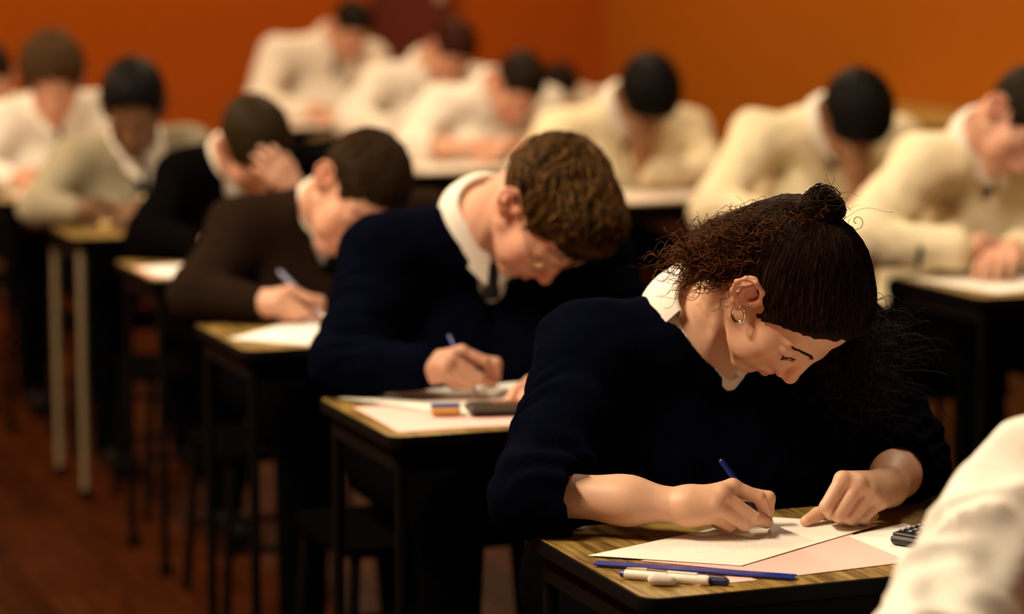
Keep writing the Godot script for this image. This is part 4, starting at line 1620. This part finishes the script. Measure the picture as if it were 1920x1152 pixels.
# ---------------------------------------------------------------- plain geometry that collects into one mesh
class Geo:
	var v := PackedVector3Array()
	var n := PackedVector3Array()
	var c := PackedColorArray()
	var t := PackedVector2Array()
	var i := PackedInt32Array()
	var frame := Transform3D()
	var tint := Color.WHITE

	func vert(p: Vector3, nn: Vector3, uv := Vector2.ZERO) -> int:
		v.append(frame * p)
		n.append((frame.basis * nn).normalized())
		c.append(tint)
		t.append(uv)
		return v.size() - 1

	func tri(x: int, y: int, z: int) -> void:
		i.append(x)
		i.append(z)
		i.append(y)

	func field(f: Field, paint: Variant = null) -> void:
		var b := v.size()
		v.append_array(f.verts)
		n.append_array(f.norms)
		for j in f.index:
			i.append(b + j)
		var uv := PackedVector2Array()
		uv.resize(f.verts.size())
		t.append_array(uv)
		if paint != null:
			for p in f.verts:
				c.append(paint.call(p))
		else:
			var cs := PackedColorArray()
			cs.resize(f.verts.size())
			cs.fill(tint)
			c.append_array(cs)

	# four corners, anticlockwise seen from outside
	func quad(p: Vector3, q: Vector3, r: Vector3, s: Vector3, ua := Vector2(0, 0), ub := Vector2(1, 1)) -> void:
		var nn := (q - p).cross(r - p).normalized()
		var b := vert(p, nn, Vector2(ua.x, ub.y))
		vert(q, nn, Vector2(ub.x, ub.y))
		vert(r, nn, Vector2(ub.x, ua.y))
		vert(s, nn, Vector2(ua.x, ua.y))
		tri(b, b + 1, b + 2)
		tri(b, b + 2, b + 3)

	# a box with bevelled edges
	func box(at: Vector3, s: Vector3, bev := 0.004, turn := Basis()) -> void:
		var keep := frame
		frame = frame * Transform3D(turn, at)
		var h := s * 0.5
		var e := h - Vector3.ONE * minf(bev, minf(h.x, minf(h.y, h.z)) * 0.9)
		for ax in 3:
			var u := (ax + 1) % 3
			var w := (ax + 2) % 3
			for sg in [-1.0, 1.0]:
				var pts := []
				for q: Vector2 in [Vector2(-1, -1), Vector2(1, -1), Vector2(1, 1), Vector2(-1, 1)]:
					var p := Vector3.ZERO
					p[ax] = h[ax] * sg
					p[u] = e[u] * q.x * sg
					p[w] = e[w] * q.y
					pts.append(p)
				quad(pts[0], pts[1], pts[2], pts[3])
				for sh in [-1.0, 1.0]:      # bevel between face ax,sg and face u,sh
					var p := Vector3.ZERO
					p[ax] = h[ax] * sg
					p[u] = e[u] * sh
					p[w] = -e[w] * sg * sh
					var q := p
					q[ax] = e[ax] * sg
					q[u] = h[u] * sh
					var r := q
					r[w] = -r[w]
					var o := p
					o[w] = -o[w]
					quad(p, q, r, o)
		for sx in [-1.0, 1.0]:
			for sy in [-1.0, 1.0]:
				for sz in [-1.0, 1.0]:
					var g := Vector3(sx, sy, sz)
					var nn := g.normalized()
					var p0 := vert(Vector3(h.x * sx, e.y * sy, e.z * sz), nn)
					var p1 := vert(Vector3(e.x * sx, h.y * sy, e.z * sz), nn)
					var p2 := vert(Vector3(e.x * sx, e.y * sy, h.z * sz), nn)
					if sx * sy * sz > 0:
						tri(p0, p1, p2)
					else:
						tri(p0, p2, p1)
		frame = keep

	# a tube along points, with a radius for each
	func tube(pts: PackedVector3Array, rad: PackedFloat32Array, sides := 8, caps := true, around := 1.0) -> void:
		var b := v.size()
		var count := pts.size()
		var side := Vector3.ZERO
		for j in count:
			var dir := (pts[mini(j + 1, count - 1)] - pts[maxi(j - 1, 0)]).normalized()
			if j == 0:
				side = dir.cross(Vector3.UP if absf(dir.y) < 0.9 else Vector3.RIGHT).normalized()
			else:
				side = (side - dir * side.dot(dir)).normalized()
			var up := dir.cross(side)
			for s in sides:
				var w := TAU * s / sides
				var o := side * cos(w) + up * sin(w)
				vert(pts[j] + o * rad[j], o, Vector2(float(s) / sides, float(j) / count))
		for j in count - 1:
			for s in sides:
				var p := b + j * sides + s
				var q := b + j * sides + (s + 1) % sides
				tri(p, q, q + sides)
				tri(p, q + sides, p + sides)
		if caps:
			for e in 2:
				var j := 0 if e == 0 else count - 1
				var nn := (pts[0] - pts[1]).normalized() if e == 0 else (pts[j] - pts[j - 1]).normalized()
				var m := vert(pts[j], nn)
				var ring := []
				for s in sides:
					var o := v[b + j * sides + s]
					v.append(o)
					n.append((frame.basis * nn).normalized())
					c.append(tint)
					t.append(Vector2.ZERO)
					ring.append(v.size() - 1)
				for s in sides:
					if e == 0:
						tri(m, ring[(s + 1) % sides], ring[s])
					else:
						tri(m, ring[s], ring[(s + 1) % sides])

	func rod(p: Vector3, q: Vector3, ra: float, rb := -1.0, sides := 10) -> void:
		tube(PackedVector3Array([p, q]), PackedFloat32Array([ra, ra if rb < 0.0 else rb]), sides)

	# a hair-thin strand with three sides
	func strand(pts: PackedVector3Array, ra: float, rb: float) -> void:
		var b := v.size()
		var count := pts.size()
		if count < 2:
			return
		for j in count:
			var dir := (pts[mini(j + 1, count - 1)] - pts[maxi(j - 1, 0)]).normalized()
			var side := dir.cross(Vector3(0.31, 0.83, 0.46)).normalized()
			var up := dir.cross(side)
			var r := lerpf(ra, rb, float(j) / (count - 1))
			for s in 3:
				var o := side * cos(TAU * s / 3.0) + up * sin(TAU * s / 3.0)
				v.append(frame * (pts[j] + o * r))
				n.append(frame.basis * o)
				c.append(tint)
				t.append(Vector2.ZERO)
		for j in count - 1:
			for s in 3:
				var p := b + j * 3 + s
				var q := b + j * 3 + (s + 1) % 3
				tri(p, q, q + 3)
				tri(p, q + 3, p + 3)

	# a lathed profile (radius, height) about local y
	func lathe(profile: Array, sides := 24) -> void:
		var b := v.size()
		var count := profile.size()
		for j in count:
			var p: Vector2 = profile[j]
			var e: Vector2 = profile[mini(j + 1, count - 1)] - profile[maxi(j - 1, 0)]
			for s in sides + 1:
				var w := TAU * s / sides
				var o := Vector3(cos(w), 0, sin(w))
				vert(o * p.x + Vector3.UP * p.y, o * e.y - Vector3.UP * e.x, Vector2(float(s) / sides, p.y))
		for j in count - 1:
			for s in sides:
				var p := b + j * (sides + 1) + s
				tri(p, p + sides + 1, p + 1)
				tri(p + 1, p + sides + 1, p + sides + 2)

	# a grid of points, given as rows of equal length; both faces and a rim when it has a thickness
	func sheet(rows: Array, thick := 0.0, uvs := true) -> void:
		var h := rows.size()
		var w: int = rows[0].size()
		var nn := []
		for y in h:
			var line := []
			for x in w:
				var du: Vector3 = rows[y][mini(x + 1, w - 1)] - rows[y][maxi(x - 1, 0)]
				var dv: Vector3 = rows[mini(y + 1, h - 1)][x] - rows[maxi(y - 1, 0)][x]
				line.append(du.cross(dv).normalized())
			nn.append(line)
		for face in (2 if thick > 0.0 else 1):
			var b := v.size()
			for y in h:
				for x in w:
					var p: Vector3 = rows[y][x]
					var o: Vector3 = nn[y][x]
					vert(p if face == 0 else p - o * thick, o if face == 0 else -o, Vector2(float(x) / (w - 1), float(y) / (h - 1)) if uvs and face == 0 else Vector2(0.002, 0.002))
			for y in h - 1:
				for x in w - 1:
					var p := b + y * w + x
					if face == 0:
						tri(p, p + 1, p + w + 1)
						tri(p, p + w + 1, p + w)
					else:
						tri(p, p + w + 1, p + 1)
						tri(p, p + w, p + w + 1)
		if thick > 0.0:
			var loop := []
			for x in w: loop.append(Vector2i(x, 0))
			for y in range(1, h): loop.append(Vector2i(w - 1, y))
			for x in range(w - 2, -1, -1): loop.append(Vector2i(x, h - 1))
			for y in range(h - 2, 0, -1): loop.append(Vector2i(0, y))
			for j in loop.size():
				var e: Vector2i = loop[j]
				var f: Vector2i = loop[(j + 1) % loop.size()]
				var p: Vector3 = rows[e.y][e.x]
				var q: Vector3 = rows[f.y][f.x]
				var po: Vector3 = p - nn[e.y][e.x] * thick
				var qo: Vector3 = q - nn[f.y][f.x] * thick
				var out := (q - p).cross(nn[e.y][e.x]).normalized()
				var b := vert(p, out, Vector2(0.002, 0.002))
				vert(q, out, Vector2(0.002, 0.002))
				vert(qo, out, Vector2(0.002, 0.002))
				vert(po, out, Vector2(0.002, 0.002))
				tri(b, b + 2, b + 1)
				tri(b, b + 3, b + 2)

	func mesh(m: Material) -> ArrayMesh:
		var arrays := []
		arrays.resize(Mesh.ARRAY_MAX)
		arrays[Mesh.ARRAY_VERTEX] = v
		arrays[Mesh.ARRAY_NORMAL] = n
		arrays[Mesh.ARRAY_COLOR] = c
		arrays[Mesh.ARRAY_TEX_UV] = t
		arrays[Mesh.ARRAY_INDEX] = i
		var out := ArrayMesh.new()
		out.add_surface_from_arrays(Mesh.PRIMITIVE_TRIANGLES, arrays)
		out.surface_set_material(0, m)
		return out


# ---------------------------------------------------------------- nodes and metas
var taken := {}

func numbered(called: String) -> String:
	var count: int = taken.get(called, 0)
	taken[called] = count + 1
	return called if count == 0 else "%s_%03d" % [called, count]

func tag(o: Node, label: String, category := "", group := "", kind := "") -> void:
	o.set_meta("label", label)
	if category: o.set_meta("category", category)
	if group: o.set_meta("group", group)
	if kind: o.set_meta("kind", kind)

func base(called: String, where: Transform3D, label := "", category := "", group := "") -> Node3D:
	var o := Node3D.new()
	o.name = numbered(called)
	add_child(o)
	o.transform = where
	if label: tag(o, label, category, group)
	return o

func part(called: String, g: Geo, m: Material, parent: Node) -> MeshInstance3D:
	var o := MeshInstance3D.new()
	o.name = called if parent != self else numbered(called)
	o.mesh = g.mesh(m)
	parent.add_child(o, true)
	return o

func single(called: String, g: Geo, m: Material, where: Transform3D, label: String, category: String, group := "") -> MeshInstance3D:
	var o := part(called, g, m, self)
	o.transform = where
	tag(o, label, category, group)
	return o

func structure(called: String, g: Geo, m: Material) -> MeshInstance3D:
	var o := part(called, g, m, self)
	o.set_meta("kind", "structure")
	return o

# ---------------------------------------------------------------- joints of each figure in the axes of its seat, in metres
const PEOPLE := {
	"girl": {"seat": Vector2(0.000, 0.000), "up": Vector3(0.392, 0.286, 0.875), "forward": Vector3(0.168, -0.957, 0.237), "size": 1.00, "head": Vector3(0.040, 1.037, 0.080), "rsh": Vector3(-0.149, 0.927, -0.160), "lsh": Vector3(0.225, 0.933, -0.100), "neck": Vector3(0.024, 0.967, -0.120), "relb": Vector3(-0.300, 0.774, 0.010), "rwri": Vector3(-0.133, 0.766, 0.135), "lelb": Vector3(0.295, 0.772, -0.030), "lwri": Vector3(0.180, 0.767, 0.115)},
	"boy2": {"seat": Vector2(0.045, -1.115), "up": Vector3(0.448, 0.309, 0.839), "forward": Vector3(0.106, -0.950, 0.293), "size": 1.07, "head": Vector3(0.084, 1.044, 0.080), "rsh": Vector3(-0.141, 0.950, -0.150), "lsh": Vector3(0.254, 0.957, -0.120), "neck": Vector3(0.043, 0.995, -0.120), "relb": Vector3(-0.266, 0.772, 0.000), "rwri": Vector3(-0.154, 0.781, 0.120), "lelb": Vector3(0.306, 0.772, 0.000), "lwri": Vector3(0.108, 0.764, 0.160)},
	"boy3": {"seat": Vector2(0.065, -2.080), "up": Vector3(0.506, 0.518, 0.690), "forward": Vector3(-0.031, -0.788, 0.615), "size": 1.06, "head": Vector3(0.027, 0.986, 0.060), "rsh": Vector3(-0.158, 0.893, -0.150), "lsh": Vector3(0.251, 0.894, -0.120), "neck": Vector3(0.019, 0.926, -0.120), "relb": Vector3(-0.299, 0.772, -0.020), "rwri": Vector3(-0.189, 0.764, 0.080), "lelb": Vector3(0.306, 0.772, 0.000), "lwri": Vector3(0.102, 0.764, 0.100)},
	"boy4": {"seat": Vector2(0.150, -3.200), "up": Vector3(0.056, 0.399, 0.915), "forward": Vector3(0.216, -0.900, 0.379), "size": 1.05, "head": Vector3(0.039, 1.001, 0.040), "rsh": Vector3(-0.091, 0.905, -0.150), "lsh": Vector3(0.299, 0.909, -0.120), "neck": Vector3(0.035, 0.951, -0.120), "relb": Vector3(-0.227, 0.772, -0.000), "rwri": Vector3(-0.128, 0.764, 0.120), "lelb": Vector3(0.265, 0.772, 0.050), "lwri": Vector3(0.109, 0.882, 0.170)},
	"boy5": {"seat": Vector2(0.155, -4.130), "up": Vector3(-0.148, 0.838, 0.526), "forward": Vector3(-0.256, -0.546, 0.798), "size": 1.05, "head": Vector3(-0.050, 1.036, 0.020), "rsh": Vector3(-0.191, 0.878, -0.120), "lsh": Vector3(0.145, 0.899, -0.120), "neck": Vector3(-0.017, 0.916, -0.100), "relb": Vector3(-0.334, 0.772, 0.050), "rwri": Vector3(-0.248, 0.767, 0.140), "lelb": Vector3(0.159, 0.772, 0.000), "lwri": Vector3(-0.044, 0.764, 0.100)},
	"boy6": {"seat": Vector2(0.150, -5.200), "up": Vector3(-0.195, 0.839, 0.508), "forward": Vector3(-0.204, -0.542, 0.815), "size": 1.08, "head": Vector3(-0.057, 1.062, 0.020), "rsh": Vector3(-0.205, 0.915, -0.120), "lsh": Vector3(0.117, 0.942, -0.120), "neck": Vector3(-0.039, 0.959, -0.100), "relb": Vector3(-0.299, 0.772, 0.000), "rwri": Vector3(-0.219, 0.764, 0.120), "lelb": Vector3(0.140, 0.772, -0.000), "lwri": Vector3(-0.050, 0.764, 0.120)},
	"boy7": {"seat": Vector2(0.200, -6.350), "up": Vector3(-0.195, 0.839, 0.508), "forward": Vector3(-0.204, -0.542, 0.815), "size": 1.05, "head": Vector3(-0.109, 1.008, 0.020), "rsh": Vector3(-0.271, 0.859, -0.120), "lsh": Vector3(0.068, 0.871, -0.120), "neck": Vector3(-0.100, 0.895, -0.100), "relb": Vector3(-0.360, 0.772, -0.000), "rwri": Vector3(-0.266, 0.764, 0.120), "lelb": Vector3(0.100, 0.772, -0.000), "lwri": Vector3(-0.077, 0.764, 0.120)},
	"cream2": {"seat": Vector2(1.800, -2.230), "up": Vector3(0.506, 0.518, 0.690), "forward": Vector3(-0.031, -0.788, 0.615), "size": 1.06, "head": Vector3(-0.013, 1.083, 0.060), "rsh": Vector3(-0.148, 0.968, -0.150), "lsh": Vector3(0.266, 0.984, -0.120), "neck": Vector3(-0.001, 1.015, -0.120), "relb": Vector3(-0.387, 0.806, -0.020), "rwri": Vector3(-0.185, 0.789, 0.090), "lelb": Vector3(0.264, 0.772, 0.000), "lwri": Vector3(-0.031, 0.784, 0.100)},
	"cream3": {"seat": Vector2(1.800, -3.300), "up": Vector3(-0.058, 0.348, 0.936), "forward": Vector3(0.024, -0.937, 0.349), "size": 1.08, "head": Vector3(0.136, 1.019, 0.040), "rsh": Vector3(-0.065, 0.955, -0.150), "lsh": Vector3(0.361, 0.938, -0.120), "neck": Vector3(0.136, 0.991, -0.100), "relb": Vector3(-0.274, 0.772, 0.000), "rwri": Vector3(-0.179, 0.767, 0.120), "lelb": Vector3(0.322, 0.772, 0.020), "lwri": Vector3(0.125, 0.798, 0.100)},
	"cream4": {"seat": Vector2(1.800, -4.460), "up": Vector3(-0.058, 0.348, 0.936), "forward": Vector3(0.024, -0.937, 0.349), "size": 1.08, "head": Vector3(0.023, 1.016, 0.040), "rsh": Vector3(-0.194, 0.894, -0.150), "lsh": Vector3(0.243, 0.885, -0.120), "neck": Vector3(0.007, 0.969, -0.100), "relb": Vector3(-0.371, 0.772, -0.000), "rwri": Vector3(-0.258, 0.764, 0.120), "lelb": Vector3(0.245, 0.772, 0.020), "lwri": Vector3(-0.014, 0.781, 0.100)},
	"shirt5": {"seat": Vector2(1.650, -5.670), "up": Vector3(0.244, 0.595, 0.766), "forward": Vector3(-0.039, -0.783, 0.620), "size": 1.05, "head": Vector3(0.199, 0.981, 0.040), "rsh": Vector3(-0.024, 0.907, -0.150), "lsh": Vector3(0.370, 0.900, -0.120), "neck": Vector3(0.158, 0.955, -0.100), "relb": Vector3(-0.198, 0.772, -0.000), "rwri": Vector3(-0.009, 0.782, 0.120), "lelb": Vector3(0.364, 0.772, -0.000), "lwri": Vector3(0.142, 0.783, 0.120)},
	"shirt6": {"seat": Vector2(1.720, -6.800), "up": Vector3(0.244, 0.595, 0.766), "forward": Vector3(-0.039, -0.783, 0.620), "size": 1.05, "head": Vector3(0.284, 1.060, 0.040), "rsh": Vector3(0.048, 0.934, -0.150), "lsh": Vector3(0.457, 0.917, -0.120), "neck": Vector3(0.231, 0.987, -0.100), "relb": Vector3(-0.129, 0.791, -0.000), "rwri": Vector3(0.020, 0.774, 0.120), "lelb": Vector3(0.423, 0.772, 0.000), "lwri": Vector3(0.199, 0.765, 0.120)},
	"shirt7": {"seat": Vector2(1.750, -7.900), "up": Vector3(0.221, 0.689, 0.690), "forward": Vector3(0.027, -0.712, 0.702), "size": 1.03, "head": Vector3(0.192, 1.115, 0.000), "rsh": Vector3(-0.093, 1.009, -0.150), "lsh": Vector3(0.337, 0.979, -0.150), "neck": Vector3(0.154, 1.053, -0.140), "relb": Vector3(-0.209, 0.807, -0.050), "rwri": Vector3(-0.049, 0.764, 0.100), "lelb": Vector3(0.324, 0.772, 0.000), "lwri": Vector3(0.145, 0.764, 0.100)},
	"shirt8": {"seat": Vector2(3.000, -7.950), "up": Vector3(0.154, 0.687, 0.710), "forward": Vector3(-0.023, -0.716, 0.698), "size": 1.00, "head": Vector3(-0.072, 0.827, 0.040), "rsh": Vector3(-0.206, 0.734, -0.150), "lsh": Vector3(0.165, 0.715, -0.120), "neck": Vector3(-0.068, 0.770, -0.100), "relb": Vector3(-0.354, 0.772, -0.000), "rwri": Vector3(-0.271, 0.764, 0.120), "lelb": Vector3(0.169, 0.772, -0.000), "lwri": Vector3(-0.065, 0.764, 0.120)},
	"white0": {"seat": Vector2(-0.020, 1.080), "up": Vector3(0.277, 0.682, 0.677), "forward": Vector3(-0.011, -0.702, 0.712), "size": 1.06, "head": Vector3(-0.013, 1.126, 0.050), "rsh": Vector3(-0.065, 0.935, -0.160), "lsh": Vector3(0.382, 0.937, -0.120), "neck": Vector3(0.100, 1.004, -0.120), "relb": Vector3(-0.309, 0.813, 0.020), "rwri": Vector3(-0.205, 0.793, 0.120), "lelb": Vector3(0.406, 0.772, -0.000), "lwri": Vector3(0.104, 0.764, 0.120)},
}
const WRITING_HAND := {
	"wrist": [Vector3(-0.125, 0.766, 0.130)],
	"index": [Vector3(-0.065, 0.789, 0.138), Vector3(-0.031, 0.774, 0.150), Vector3(-0.017, 0.754, 0.138), Vector3(-0.001, 0.736, 0.117)],
	"middle": [Vector3(-0.088, 0.782, 0.152), Vector3(-0.045, 0.750, 0.165), Vector3(-0.017, 0.738, 0.145), Vector3(-0.006, 0.734, 0.128)],
	"ring": [Vector3(-0.101, 0.770, 0.158), Vector3(-0.060, 0.743, 0.165), Vector3(-0.055, 0.737, 0.145), Vector3(-0.067, 0.737, 0.130)],
	"pinky": [Vector3(-0.104, 0.757, 0.148), Vector3(-0.073, 0.738, 0.148), Vector3(-0.075, 0.734, 0.130), Vector3(-0.082, 0.736, 0.120)],
	"thumb": [Vector3(-0.093, 0.767, 0.105), Vector3(-0.031, 0.770, 0.095), Vector3(0.005, 0.762, 0.105), Vector3(0.005, 0.740, 0.106)],
}
const RESTING_FIST := {
	"wrist": [Vector3(0.183, 0.766, 0.115)],
	"index": [Vector3(0.094, 0.790, 0.150), Vector3(0.065, 0.756, 0.158), Vector3(0.084, 0.740, 0.135), Vector3(0.107, 0.742, 0.120)],
	"middle": [Vector3(0.115, 0.784, 0.158), Vector3(0.081, 0.744, 0.162), Vector3(0.098, 0.734, 0.145), Vector3(0.125, 0.734, 0.125)],
	"ring": [Vector3(0.132, 0.771, 0.160), Vector3(0.100, 0.738, 0.162), Vector3(0.115, 0.730, 0.148), Vector3(0.139, 0.732, 0.130)],
	"pinky": [Vector3(0.148, 0.757, 0.158), Vector3(0.121, 0.736, 0.160), Vector3(0.133, 0.728, 0.148), Vector3(0.156, 0.730, 0.130)],
	"thumb": [Vector3(0.172, 0.748, 0.100), Vector3(0.103, 0.739, 0.105), Vector3(0.075, 0.736, 0.115), Vector3(0.052, 0.730, 0.125)],
}
